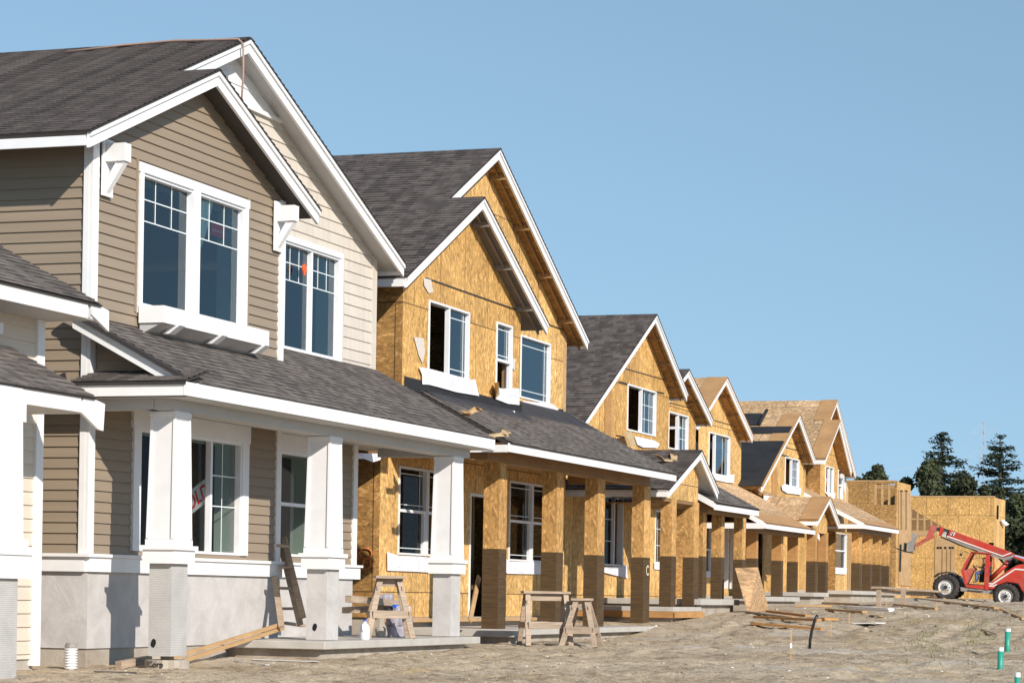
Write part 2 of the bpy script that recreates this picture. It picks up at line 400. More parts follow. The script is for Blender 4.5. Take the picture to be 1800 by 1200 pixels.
def clipx(q, xc):
    out = []
    for i in range(len(q)):
        a, b = q[i], q[(i + 1) % len(q)]
        if a.x <= xc: out.append(a)
        if (a.x <= xc) != (b.x <= xc): out.append(a + (b - a) * ((xc - a.x) / (b.x - a.x)))
    return out
def roof_plane(root, pts, m, thick=.10, under='soffit', expo=.14, t=.016, name='roof', cut=None):
    """a roof slope from its coplanar convex outline(s)"""
    mb = MB(); lst = pts if isinstance(pts[0][0], (list, tuple, Vector)) else [pts]
    a = [Vector(p) for p in lst[0]]; n = (a[1] - a[0]).cross(a[2] - a[0]).normalized()
    if n.z < 0: n = -n
    h = Vector((0, 0, 1)).cross(n).normalized(); s = n.cross(h); d = n.dot(a[0])
    for q in lst:
        q = [Vector(p) for p in q]
        lap(mb, n, d, [[(p.dot(h), p.dot(s)) for p in q]], expo=expo, t=t)
        mb.prism([p - n * .005 for p in q], -n * .02, 2)
        xc = max(p.x for p in q) - .078 if cut is None else cut; q2 = clipx([p - n * .026 for p in q], xc)
        mb.prism(q2, -n * thick, 1)
    o = mb.build(name, [m, M[under], M['edge'] if expo else M['osb_dk']], root)
    return o
def rake(root, X, P, Q, depth=.17, th=.04, m='trim', name='rake_board', cap=True, edge=True):
    """barge board in the plane x = X between (y, z) points; plumb cut"""
    mb = MB(); (y0, z0), (y1, z1) = P, Q
    f = lambda a, b, x, dz0, dz1: mb.prism([(x, y0, z0 - dz0), (x, y1, z1 - dz0), (x, y1, z1 - dz1), (x, y0, z0 - dz1)], (b, 0, 0))
    f(0, th, X, .02, depth)
    if cap: f(0, .028, X + th, .0, depth * .34)
    o = mb.build(name, M[m], root); return o
def beam(root, name, m, *b, bevel=0):
    mb = MB(); mb.box(*b); return mb.build(name, M[m] if isinstance(m, str) else m, root, bevel=bevel)

def window(root, X, y0, y1, z0, z1, style='slider', trim=.11, glass='glass', grid=None, open_=None, splits=None, jm=None, m='vinyl', jamb='wood_dk', sill=0, header=0, depth=.12):
    """frame with rails, panes set back in it, muntins inside; facing +x"""
    fr = MB(); w = .035
    if trim:                                        # flat casing proud of the siding
        pr = X + .045
        fr.box(X - .02, pr, y0 - trim, y0, z0 - (trim if not sill else 0), z1); fr.box(X - .02, pr, y1, y1 + trim, z0 - (trim if not sill else 0), z1)
        fr.box(X - .02, pr + .004, y0 - trim - (.03 if header else 0), y1 + trim + (.03 if header else 0), z1, z1 + max(trim, header))
        if not sill: fr.box(X - .02, pr, y0, y1, z0 - trim, z0)
        if jm:
            e = trim + .002; t0 = z1 + max(trim, header); zb_ = z0 - (trim if not sill else 0)
            for ya in (y0 - e - .065, y1 + e + .03): jc = MB(); jc.box(X - .01, X + .034, ya, ya + .035, zb_, t0 + .03); jc.build('trim_channel', M[jm], root)
    f0, f1 = X - depth, X + .022
    for b in ((y0, y0 + w, z0, z1), (y1 - w, y1, z0, z1), (y0 + w, y1 - w, z1 - w, z1), (y0 + w, y1 - w, z0, z0 + w)): fr.box(f0, f1, *b)
    j = .25 if jamb == 'jamb' else .06               # deeper jamb seen through the glass
    fr.box(f0 - j, f0 - .002, y1 - w, y1 - .005, z0, z1, 1); fr.box(f0 - j, f0 - .002, y0 + .005, y0 + w, z0, z1, 1)
    fr.box(f0 - j, f0 - .002, y0 + w, y1 - w, z1 - w, z1 - .005, 1); fr.box(f0 - j, f0 - .002, y0 + w, y1 - w, z0 + .005, z0 + w, 1)
    cells = []; iy0, iy1, iz0, iz1 = y0 + w, y1 - w, z0 + w, z1 - w
    if style == 'slider':
        sp = iy0 + (iy1 - iy0) * (splits or .5); fr.box(X - .07, X + .012, sp - .03, sp + .03, iz0, iz1)
        cells = [(iy0, sp - .03, iz0, iz1), (sp + .03, iy1, iz0, iz1)]
    elif style == 'twin':
        sp = (iy0 + iy1) / 2; fr.box(X - .07, X + .05, sp - .10, sp + .10, iz0 - w * .9, iz1 + w * .9)
        cells = [(iy0, sp - .10, iz0, iz1), (sp + .10, iy1, iz0, iz1)]
    elif style == 'hung':
        sp = iz0 + (iz1 - iz0) * (splits or .5); fr.box(X - .07, X + .012, iy0, iy1, sp - .025, sp + .025)
        fr.box(X - .07, X - .005, iy1 - .045, iy1, iz0, sp - .025); fr.box(X - .07, X - .005, iy0, iy0 + .02, iz0, sp - .025)
        cells = [(iy0, iy1, iz0, sp - .025), (iy0, iy1, sp + .025, iz1)]
    else: cells = [(iy0, iy1, iz0, iz1)]
    o = fr.build('window', [M[m], M[jamb]], root)
    for i, (a, b, c, e) in enumerate(cells):
        if open_ == i: continue
        p = MB(); p.face([(X - .06, a, c), (X - .06, b, c), (X - .06, b, e), (X - .06, a, e)]); p.build('pane', M[glass], o)
        g = grid[i] if grid else None
        if g:
            q = MB(); t = .0075
            for k, fv in g:
                if k == 'v': yy = a + (b - a) * fv; q.box(X - .054, X - .048, yy - t, yy + t, c, e)
                elif k == 'V': yy = a + (b - a) * fv; q.box(X - .054, X - .048, yy - t, yy + t, c + (e - c) * .66, e)
                else: zz = c + (e - c) * fv; q.box(X - .0535, X - .0475, a, b, zz - t, zz + t)
            q.build('muntin', M['muntin'], o)
    return o
PRAIRIE = [('h', .12), ('h', .88), ('v', .14), ('v', .86)]
TOP6 = [('V', .333), ('V', .667), ('h', .66), ('h', .83)]
def wpx(x0, yt, yb, x1, X):
    """window rectangle from its left edge (top, bottom) and right edge in the photo, on plane X"""
    a = ax(x0, yt, X); b = ax(x0, yb, X); c = ax(x1, (yt + yb) / 2, X)
    return a[0], c[0], b[1], a[1]
def px_patch(root, name, m, X, pix, th=.012, wob=0):
    mb = MB(); mb.prism([(X, *ax(x, y, X)) for x, y in pix], (th, 0, 0)); return mb.build(name, M[m], root)
def text(name, body, size, m, mw, parent=None, ext=.002):
    """lettering as a mesh; mw maps text x/y to the world"""
    cu = bpy.data.curves.new(name, 'FONT'); cu.body = body; cu.size = size; cu.extrude = ext; cu.offset = size * .02; cu.align_x = 'CENTER'; cu.align_y = 'CENTER'; cu.resolution_u = 3
    t = bpy.data.objects.new('tmp_text', cu); S.collection.objects.link(t)
    dg = bpy.context.evaluated_depsgraph_get(); me = bpy.data.meshes.new_from_object(t.evaluated_get(dg)); bpy.data.objects.remove(t)
    mb = MB(); mb.v = [tuple(mw @ v.co) for v in me.vertices]; mb.f = [tuple(p.vertices) for p in me.polygons]; mb.m = [0] * len(mb.f)
    return mb.build(name, M[m], parent)
def xplane_mw(X, y, z, ang=0):                       # text lying on a wall facing +x
    return Matrix(((0, 0, 1, X), (cos(ang), -sin(ang), 0, y), (sin(ang), cos(ang), 0, z), (0, 0, 0, 1)))

# ---------------------------------------------------------------- terrain
def smooth(a, b, x): t = max(0, min(1, (x - a) / (b - a))); return t * t * (3 - 2 * t)
KN = [(-60, -1.05), (20, -1.02), (28, -.97), (33, -.90), (38, -.855), (47, -.82), (50.8, -.55), (53.4, -.44), (56.6, -.345), (63, -.26), (69, -.19), (75, -.125), (84, -.05), (100, .04), (120, .10), (140, .15), (4000, .15)]
def base_z(y):
    for (a, za), (b, zb) in zip(KN[:-1], KN[1:]):
        if y <= b: return za + (zb - za) * smooth(a, b, y)
    return KN[-1][1]
def gz(x, y):
    z = base_z(y)
    z -= .10 * max(0, min(8, x + 19.5)) * smooth(85, 118, y) * (1 - smooth(135, 200, y))
    z += .13 * smooth(-13.2, -8, x) * smooth(38, 60, y) * (1 - smooth(75, 110, y))
    return z
def bumps(x, y):
    f = smooth(-15.4, -13.2, x) if y < 38.5 else smooth(-14.6, -12.8, x)
    v = Vector((x, y, 0)); f = .25 + .75 * f
    ru = 0
    for x0, k in ((-10.6, .02), (-8.7, .02), (-12.0, -.012), (-6.4, .03)):
        d = x - (x0 + k * (y - 30) + .35 * sin(y * .09 + x0)); ru -= .045 * math.exp(-(d / .16) ** 2); ru += .03 * math.exp(-((abs(d) - .32) / .1) ** 2)
    return f * (ru * (.6 + .8 * noise.noise(v * .8 + Vector((9, 0, 0)))) + .05 * noise.noise(v * .35) + .035 * noise.noise(v * 1.1) + .035 * noise.noise(v * 2.9) + .026 * noise.noise(v * 6.0) + .016 * noise.noise(v * 13.0))
def ghit(px, py, lift=0):
    d = ray(px, py); t = 15.0
    while t < 400:
        p = d * t
        if p.z <= gz(p.x, p.y) + bumps(p.x, p.y) + lift: return p
        t += .04
    return d * 200
def frange(a, b, st):
    r = []
    while a < b: r.append(a); a += st
    return r
ys = frange(-40, 20, 4) + frange(20, 36, .10) + frange(36, 60, .14) + frange(60, 90, .35) + frange(90, 150, .9) + frange(150, 420, 12) + [500, 800, 1500, 3000, 5000]
xs = [-3000, -900, -300, -120, -80, -60, -45, -35, -28] + frange(-24, -16, .5) + frange(-16, -1, .09) + frange(-1, 10, 1) + [12, 20, 40, 80, 200, 900, 3000]
me = bpy.data.meshes.new('ground'); vv = [(x, y, gz(x, y) + (bumps(x, y) if -24 < x < 0 and 20 < y < 150 else 0)) for y in ys for x in xs]; nx = len(xs)
me.from_pydata(vv, [], [(j * nx + i, j * nx + i + 1, (j + 1) * nx + i + 1, (j + 1) * nx + i) for j in range(len(ys) - 1) for i in range(nx - 1)])
for p in me.polygons: p.use_smooth = True
go = bpy.data.objects.new('ground', me); S.collection.objects.link(go); go['kind'] = 'structure'
def dirt():
    m = mat('dirt', (.3, .23, .16), .95); g = N(m); v = g.coord(False)
    a = g.noise(v, .35, 5, .6, .4); c = g.ramp(a.outputs[0], [(.36, (.39, .295, .195)), (.48, (.49, .385, .265)), (.66, (.57, .46, .33))])
    b = g.noise(v, 3.2, 6, .7); c = g.mix(c, g.ramp(b.outputs[0], [(.36, (.58, .55, .52)), (.5, (1, 1, 1)), (.68, (1.2, 1.2, 1.18))]), 1.0, 'MULTIPLY')
    d = g.noise(v, 26, 4, .7); c = g.mix(c, g.ramp(d.outputs[0], [(.34, (.74, .71, .68)), (.5, (1, 1, 1)), (.7, (1.15, 1.15, 1.15))]), 1.0, 'MULTIPLY')
    o = g.noise(v, .55, 3); f = g.ramp(o.outputs[0], [(.60, (0, 0, 0)), (.72, (.6, .6, .6))]); c = g.mix(c, (.50, .33, .14), f)
    gr = g.noise(v, .28, 3); f = g.ramp(gr.outputs[0], [(.58, (0, 0, 0)), (.68, (.5, .5, .5))]); c = g.mix(c, (.50, .46, .41), f)
    e = g.noise(v, 75, 3, .8); c = g.mix(c, g.ramp(e.outputs[0], [(.30, (.62, .58, .54)), (.44, (1, 1, 1)), (.58, (1, 1, 1)), (.72, (1.3, 1.28, 1.25))]), 1.0, 'MULTIPLY')
    g.col(c)
    ad = g.n('Math', operation='ADD'); g.l(b.outputs[0], ad.inputs[0]); ad2 = g.n('Math', operation='MULTIPLY'); g.l(d.outputs[0], ad2.inputs[0]); ad2.inputs[1].default_value = .4; g.l(ad2.outputs[0], ad.inputs[1])
    g.bump(ad.outputs[0], .07, .9); return m
M['dirt'] = dirt(); me.materials.append(M['dirt'])

# ---------------------------------------------------------------- shared house pieces
def porch_column(root, X, yc, zt, zs, zb, side=.29, front=.36, cap=None):
    """sheathed porch column, treated plywood below zs; X = front face"""
    y0, y1 = yc - front / 2, yc + front / 2
    a = MB(); a.box(X - side, X, y0, y1, zs, zt); a.box(X - .006, X + .004, y1 - .05, y1 - .04, zs, zt, 0)
    o = a.build('column', [M['osb_col']], root)
    b = MB(); b.box(X - side - .005, X + .005, y0 - .005, y1 + .005, zb, zs - .001); b.build('column_base', M['ply'], o)
    return o
def roofs_type_one(root, P, shingle, under, trim='trim', expo=.14, under2=None):
    under2 = under2 or under
    """front gable with a lower gabled bay sharing its left slope"""
    eL, z0, pB, eB, pM, eM, s = P['eL'], P['z0'], P['pB'], P['eB'], P['pM'], P['eM'], P['s']
    oB, oM, XM, bk = P['oB'], P['oM'], P['XM'], P['back']
    zl = lambda y: z0 + s * (y - eL); zB, zM = zl(pB), zl(pM); sB = (zB - P['zB']) / (eB - pB); sM = (zM - P['zM']) / (eM - pM); v = .035
    roof_plane(root, [[(bk, eL - v, zl(eL - v)), (oB + v, eL - v, zl(eL - v)), (oB + v, pB, zB), (bk, pB, zB)],
                      [(bk, pB, zB), (oM + v, pB, zB), (oM + v, pM, zM), (bk, pM, zM)]], M[shingle], under=under, expo=expo)
    roof_plane(root, [(XM - .02, pB, zB), (oB + v, pB, zB), (oB + v, eB + v, zB - sB * (eB + v - pB)), (XM - .02, eB + v, zB - sB * (eB + v - pB))], M[shingle], under=under, expo=expo)
    roof_plane(root, [(bk, pM, zM), (oM + v, pM, zM), (oM + v, eM + v, zM - sM * (eM + v - pM)), (bk, eM + v, zM - sM * (eM + v - pM))], M[shingle], under=under2, expo=expo)
    d = P.get('rd', .2); t = .012
    rake(root, oB - .04, (eL, zl(eL) - t), (pB, zB - t), d, m=trim); rake(root, oB - .04, (pB, zB - t), (eB, P['zB'] - t), d, m=trim)
    rake(root, oM - .04, (pB, zl(pB) - t), (pM, zM - t), d, m=trim); rake(root, oM - .04, (pM, zM - t), (eM, P['zM'] - t), d, m=trim)
    beam(root, 'fascia', trim, bk, oB - .045, eL - .012, eL + .02, z0 - .19, z0 - .02)
    beam(root, 'fascia', trim, bk, oM - .045, eM - .02, eM + .012, P['zM'] - .19, P['zM'] - .02)
    return zl, zB, zM, sB, sM
def lookouts(root, X0, X1, y0, z0, y1, z1, n, m='wood_dk', flat=False):
    """outriggers under the rake overhang and the barge rafter"""
    for k in range(n):
        f = (k + .5) / n if not flat else (k + .6) / n; y = y0 + (y1 - y0) * f; z = z0 + (z1 - z0) * f
        b = MB(); b.box(X0, X1, y - .03, y + .03, z - .12, z - .005); b.build('lookout', M[m], root)
def ceiling(root, m, *b): return beam(root, 'porch_ceiling', m, *b)

def main_front(mb, X, pB, zB, sB, yB, yR, z0, pM, zM, sM, **k):
    """main gable wall: full height right of the bay, only above the bay roof behind it"""
    sl = (zM - zB) / (pM - pB); top = lambda y: (zM - sl * (pM - y) if y < pM else zM - sM * (y - pM)) - .11
    right = [(yB, z0), (yR, z0), (yR, top(yR))] + ([(pM, top(pM))] if yB < pM else []) + [(yB, top(yB))]
    over = [(pB, zB - .12), (yB, zB - sB * (yB - pB) - .12), (yB, top(yB))] + ([(pM, top(pM))] if yB > pM else []) 
    lap(mb, (1, 0, 0), X, [right, over], **k)

# ---------------------------------------------------------------- HOUSE 1: finished, tan and cream
H1 = thing('finished_house', 'nearest full house, finished with tan and cream siding, white columns and grey shingle roof', 'house', (-15, 31.5, -1))
P1 = dict(eL=26.4, z0=5.44, pB=29.8, eB=33.15, zB=5.50, pM=32.1, eM=38.1, zM=5.38, s=.412, oB=-14.65, oM=-15.3, XM=-15.65, back=-27, rd=.205)
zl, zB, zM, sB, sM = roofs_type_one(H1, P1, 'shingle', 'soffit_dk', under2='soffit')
lo = .11
upper = (28.38, 31.36, 3.58, 5.26); lower = (28.42, 31.4, .47, 2.02)
w1 = MB(); wy0, wy1 = 27.1, 32.65
wallX(w1, -15, [(wy0, .40), (wy1, .40), (wy1, zB - sB * (wy1 - 29.8) - lo), (29.8, zB - lo), (wy0, zl(wy0) - lo)], holes=[upper, lower], expo=.132, t=.022)
w1.build('bay_siding', M['clap'], H1)
w2 = MB(); wallY(w2, 27.1, [(-27, .40), (-15, .40), (-15, 5.62), (-27, 5.62)], expo=.132, t=.022); w2.build('side_siding', M['clap'], H1)
win2 = (34.12, 36.22, 3.62, 5.22)
w3 = MB(); main_front(w3, -15.65, 29.8, zB, sB, 32.6, 37.7, 3.2, 32.1, zM, sM, holes=[win2], expo=.175, t=.018)
w3.build('shingle_siding', M['shake'], H1)
# white panel in the top of the main gable
zp = 6.98; g = MB(); yl = 32.1 - (zM - lo - zp) / .412; yr = 32.1 + (zM - lo - zp) / sM
lap(g, (1, 0, 0), -15.63, [[(yl, zp), (yr, zp), (32.1, zM - lo)]], expo=.24, t=.016); g.box(-15.66, -15.58, yl - .05, yr + .05, zp - .06, zp); g.build('gable_panel', M['trim'], H1)
# corner boards
beam(H1, 'corner_board', 'trim', -15.01, -14.962, 27.06, 27.22, .40, 5.55); beam(H1, 'corner_board', 'trim', -15.085, -15.012, 27.055, 27.1, .40, 5.56)
beam(H1, 'corner_board', 'trim', -15.01, -14.962, 32.53, 32.69, .40, 5.55); beam(H1, 'corner_board', M['shake'], -15.66, -15.622, 37.56, 37.74, 3.3, 5.45)
beam(H1, 'shell_wall', 'clap', -27, -15.7, 37.6, 37.68, 3.2, 5.3); beam(H1, 'shell_wall', 'clap', -27, -17.25, 37.6, 37.68, -.7, 3.19); beam(H1, 'shell_wall', 'black', -27, -26.9, 27.2, 37.6, -.7, 5.3)
beam(H1, 'shell_wall', 'clap', -15.62, -15.03, 32.6, 32.64, .4, 5.5)
beam(H1, 'inner_floor', 'black', -26.8, -15.2, 27.25, 37.5, 3.15, 3.25)  # floor and rear wall blackened so the rooms look unlit
window(H1, -15, *upper, style='twin', trim=.10, jamb='jamb', grid=[TOP6, TOP6], header=.12, jm='clap')
window(H1, -15.65, *win2, style='slider', jamb='jamb', trim=.085, grid=[TOP6, TOP6], jm='shake')
window(H1, -15, *lower, style='slider', jamb='jamb', trim=.2, glass='glass_lo', splits=.70, sill=1, header=.24, grid=[None, [('v', .5), ('h', .42), ('h', .70)]])
for x, y, n_ in ((-15.11, 29.0, 1),):
    pass
# cloth and red tag behind the upper window, orange tag on the other
c = MB(); yz = [ax(x, y, -15.09) for x, y in ((351, 352), (375, 356), (368, 392), (360, 420), (352, 440))]
c.prism([(-15.10, *p) for p in yz], (.004, 0, 0)); tag(c.build('curtain', M['curtain']), 'pale green cloth hanging inside the left pane edge of the upper bay window', 'curtain')
c = MB(); c.prism([(-15.085, *ax(x, y, -15.085)) for x, y in ((371, 388), (396, 396), (395, 420), (370, 412))], (.004, 0, 0)); tg = c.build('paper_tag', M['signred']); tag(tg, 'red paper tag stuck behind the right pane of the upper bay window', 'tag')
c = MB()
for k in range(5): c.prism([(-15.078, *ax(374 + k * 4, 402 + k * 1.2, -15.078)), (-15.078, *ax(376 + k * 4, 402.6 + k * 1.2, -15.078)), (-15.078, *ax(376 + k * 4, 406 + k * 1.2, -15.078)), (-15.078, *ax(374 + k * 4, 405.4 + k * 1.2, -15.078))], (.003, 0, 0))
c.build('print', M['signwhite'], tg)
c = MB(); q = ax(534, 474, -15.6); c.prism([(-15.60, q[0] + .07 * cos(a) * (1 + .3 * sin(3 * a)), q[1] + .09 * sin(a)) for a in [k * pi / 5 for k in range(10)]], (.02, 0, 0))
tag(c.build('paper_tag', mat('orange_tag', (.75, .12, .03), .6)), 'small orange tag on the mullion of the window in the cream shingle wall', 'tag')
# SOLD sign inside the lower window
ce = ax(343, 876, -15.15); sg = MB(); an = radians(27)
R2 = lambda a, b: (-15.15, ce[0] + (a * cos(an) - b * sin(an)) * 1.25, ce[1] + a * sin(an) + b * cos(an))
sg.prism([R2(-.36, -.15), R2(.36, -.15), R2(.36, .15), R2(-.36, .15)], (.006, 0, 0)); sold = sg.build('sold_sign', M['signwhite'])
tag(sold, 'tilted white sign reading SOLD in red letters inside the ground floor window', 'sign')
mw = Matrix(((0, 0, 1, -15.141), (cos(an) * 1.25, -sin(an) * 1.25, 0, ce[0]), (sin(an), cos(an), 0, ce[1] - .01), (0, 0, 0, 1)))
text('lettering', 'SOLD', .27, 'signred', mw, sold)
# water table band, stucco and foundation
sb = MB(); sb.box(-15.0, -14.94, 27.1, 32.72, .19, .37); sb.box(-15.0, -14.91, 27.07, 32.75, .37, .41); sb.box(-17, -15.0, 27.06, 27.12, .19, .37); sb.box(-17, -14.91, 27.01, 27.07, .37, .41)
sb.build('water_table', M['trim'], H1)
sb = MB(); sb.box(-27, -14.985, 27.125, 32.7, -.75, .188); sb.build('stucco_wall', M['stucco'], H1)
sb = MB(); sb.box(-27, -15.01, 27.15, 32.68, -1.4, -.752); sb.build('foundation', M['concrete'], H1)
# recessed entry wall to the right of the bay
XE = -15.25; ew = (33.12, 34.5, .50, 2.02)
sb = MB(); wallX(sb, XE, [(32.65, .40), (36.05, .40), (36.05, 2.3), (32.65, 2.3)], holes=[ew], expo=.132, t=.022); sb.build('entry_siding', M['clap'], H1)
window(H1, XE, *ew, style='hung', jamb='jamb', trim=.13, glass='glass_lo', sill=1, header=.26)
beam(H1, 'corner_board', 'trim', XE - .01, XE + .04, 35.93, 36.09, .41, 2.3)
beam(H1, 'water_table', 'trim', XE - .01, XE + .06, 32.76, 36.2, .19, .37); beam(H1, 'water_table', 'trim', XE - .01, XE + .09, 32.77, 36.24, .372, .41)
beam(H1, 'stucco_wall', 'stucco', XE - 1.6, XE + .015, 32.71, 36.0, -.75, .188)
beam(H1, 'shell_wall', 'clap', -17.2, -17.1, 33, 36.0, -.7, 3.2); beam(H1, 'shell_wall', 'clap', -17.1, XE - .02, 35.98, 36.03, .19, 3.2)
# window box under the upper window
bx = MB(); bx.box(-14.95, -14.60, 28.27, 31.42, 3.345, 3.56); bx.build('window_box', M['trim'], H1)
bx = MB(); bx.prism([(-14.95, 28.3, 3.343), (-14.64, 28.3, 3.343), (-14.95, 28.3, 3.2)], (0, 3.1, 0)); bx.build('box_apron', M['soffit'], H1)
for y in (28.62, 29.86, 31.2):
    bx = MB(); bx.prism([(-14.55, y, 3.345), (-14.66, y, 3.345), (-14.80, y, 3.24), (-14.70, y, 3.24)], (0, .16, 0)); bx.build('box_bracket', M['trim'], H1)
# knee brackets carrying the bay gable
for y in (27.3, 32.32):
    b = MB(); b.box(-14.955, -14.93, y - .05, y + .21, 4.80, 5.50); b.box(-14.93, -14.66, y, y + .16, 5.22, 5.44); b.prism([(-14.93, y + .03, 4.84), (-14.93, y + .03, 5.0), (-14.80, y + .03, 5.215), (-14.68, y + .03, 5.215)], (0, .10, 0))
    b.build('bracket', M['trim'], H1)
# porch roof
pe, pz, psl = -13.45, 2.47, .525; zr = lambda X: pz + psl * (pe - X)
roof_plane(H1, [[(pe + .04, 26.92, zr(pe + .04)), (pe + .04, 32.66, zr(pe + .04)), (-14.99, 32.66, zr(-14.99)), (-14.99, 26.92, zr(-14.99))],
                [(pe + .04, 32.66, zr(pe + .04)), (pe + .04, 37.42, zr(pe + .04)), (-15.64, 37.75, zr(-15.64)), (-15.64, 32.66, zr(-15.64))]], M['shingle2'], thick=.05, name='porch_roof')
beam(H1, 'fascia', 'trim', pe, pe + .035, 26.86, 37.4, pz - .19, pz - .025)
b = MB(); Yr = 26.86
for dz0, dz1, p in ((.05, .20, 0), (.045, .10, .025), (.0, .045, .045)):
    b.prism([(-15.1, Yr - p, zr(-15.1) - dz0), (-13.62, Yr - p, zr(-13.62) - dz0), (-13.62, Yr - p, zr(-13.62) - dz1), (-15.1, Yr - p, zr(-15.1) - dz1)], (0, .04, 0))
b.build('rake_board', M['trim'], H1)
b = MB(); b.prism([(-13.42, 26.80, zr(-13.42) + .004), (-15.15, 26.80, zr(-15.15) + .004), (-15.15, 26.80, zr(-15.15) - .05), (-13.42, 26.80, zr(-13.42) - .05)], (0, .13, 0)); b.build('roof_edge', M['edge'], H1)
roof_plane(H1, [(-14.98, 26.55, pz - .02), (-13.42, 26.55, pz - .02), (-13.42, 27.2, pz + .16), (-14.98, 27.2, pz + .16)], M['shingle2'], thick=.03, name='pent_roof')
beam(H1, 'fascia', 'trim', -15.02, -13.455, 26.58, 26.62, pz - .19, pz - .06); beam(H1, 'drip_edge', 'edge', -15.02, -13.42, 26.55, 26.6, pz - .06, pz - .025)
beam(H1, 'fascia', 'trim', -13.45, -13.415, 26.58, 26.855, pz - .19, pz - .03)
b = MB(); wallY(b, 27.2, [(-14.95, 2.5), (-13.6, 2.5), (-14.95, 3.2)], expo=.132); b.build('gable_infill', M['clap'], H1)
ceiling(H1, 'soffit', -15.6, pe, 26.7, 37.35, pz - .2, pz - .192)
beam(H1, 'porch_beam', 'soffit', -14.12, -13.80, 26.9, 37.3, 2.14, pz - .201); beam(H1, 'porch_beam', 'soffit', -14.97, -14.0, 26.88, 27.09, 2.14, pz - .201); beam(H1, 'porch_beam', 'soffit', -15.2, -14.0, 36.85, 37.05, 2.14, pz - .201)
# columns
for k, (yc, zb) in enumerate(((27.25, -.815), (31.91, -.675), (36.75, -.675))):
    X = -13.95
    s_ = MB(); s_.taper(X - .165, X + .165, yc - .23, yc + .23, .595, X - .15, X + .15, yc - .19, yc + .19, 2.03)
    for sx in (0,): s_.box(X - .155, X + .155, yc - .2, yc + .2, 2.03, 2.141)
    c_ = s_.build('column', M['trim_grey'], H1)
    t_ = MB(); t_.box(X - .17, X + .17, yc - .22, yc + .22, 2.065, 2.128); t_.build('capital', M['trim'], c_)
    t_ = MB()
    for a_, b_ in ((-1, -1), (-1, 1), (1, -1), (1, 1)):      # corner battens on the shaft
        xx, yy = X + a_ * .15, yc + b_ * .195; t_.taper(xx + a_ * .018 - .016, xx + a_ * .018 + .016, yy + b_ * .038 - .02, yy + b_ * .038 + .02, .6, xx - .016, xx + .016, yy - .012, yy + .012, 2.06)
    t_.build('corner_batten', M['trim'], c_)
    t_ = MB(); t_.box(X - .19, X + .19, yc - .255, yc + .255, .52, .592); t_.box(X - .235, X + .235, yc - .32, yc + .32, .465, .518); t_.box(X - .205, X + .205, yc - .29, yc + .29, .30, .463); t_.build('plinth', M['trim'], c_)
    t_ = MB(); t_.box(X - .15, X + .15, yc - .21, yc + .21, zb, .299); t_.build('pedestal', M['comb' if k == 0 else 'stucco'], c_)
    if k < 2:
        hx, hy = (-14.03, -.66) if k == 0 else (-13.97, -.50); t_ = MB(); n_ = 9
        t_.prism([(hx + .035 * cos(a) * (1 + .2 * sin(2 * a)), yc - .2125, hy + .055 * sin(a)) for a in [i * 2 * pi / n_ for i in range(n_)]], (0, -.002, 0)); t_.build('hole', M['black'], c_)
H1F = MB(); H1F.box(-14.01, -13.89, 27.19, 27.31, -.95, -.817); H1F.build('post_stub', M['wood_w'], H1)
ft = MB(); ft.tube([(-13.95, 27.25, -1.3), (-13.95, 27.25, -.862)], .27, 24); fo = ft.build('footing', M['concrete'], H1, smooth=False)
text('chalk_mark', 'Corp', .10, 'steel', Matrix(((1, 0, 0, -13.97), (0, 0, -1, 26.977), (0, 1, 0, -.915), (0, 0, 0, 1))), H1)
# porch slab
b = MB(); b.box(-16.5, -13.5, 30.98, 37.1, -.79, -.68); b.build('porch_slab', M['slab'], H1, bevel=.012)
b = MB(); b.box(-16.4, -13.62, 31.12, 36.7, -1.3, -.792); b.build('foundation', M['concrete'], H1)
# garden rope over the ridge
rp = MB(); pts = [(-18.0, 31.7, zl(31.7) + .03), (-17.2, 31.92, zl(31.92) + .04), (-16.4, 31.98, zl(31.98) + .045), (-15.75, 31.84, zl(31.84) + .045), (-15.32, 31.80, zl(31.8) + .04), (-15.235, 31.78, zl(31.78) - .04), (-15.24, 31.80, zM - .6), (-15.26, 31.78, zM - 1.18)]
rp.tube(pts, .016, 6); tag(rp.build('rope', M['rope'], smooth=True), 'thin brown rope lying over the ridge of the tan house and hanging down its gable', 'rope')

# ---------------------------------------------------------------- HOUSE 0: cream house at the left edge
H0 = thing('cream_house', 'cream sided finished house cut off by the left edge of the photo', 'house', (-15, 23, -1))
b = MB(); wallX(b, -15, [(12, -.85), (25.95, -.85), (25.95, 3.3), (12, 3.3)], expo=.158, t=.02); b.build('siding', M['cream'], H0)
beam(H0, 'corner_board', 'trim', -15.03, -14.955, 25.80, 25.965, -.93, 3.28)
beam(H0, 'shell_wall', 'cream', -24, -15.05, 25.9, 25.98, -.9, 3.28); beam(H0, 'shell_wall', 'cream', -24, -23.9, 12, 25.9, -.9, 3.2); beam(H0, 'foundation', 'concrete', -24, -15.02, 12, 25.9, -1.4, -.851)
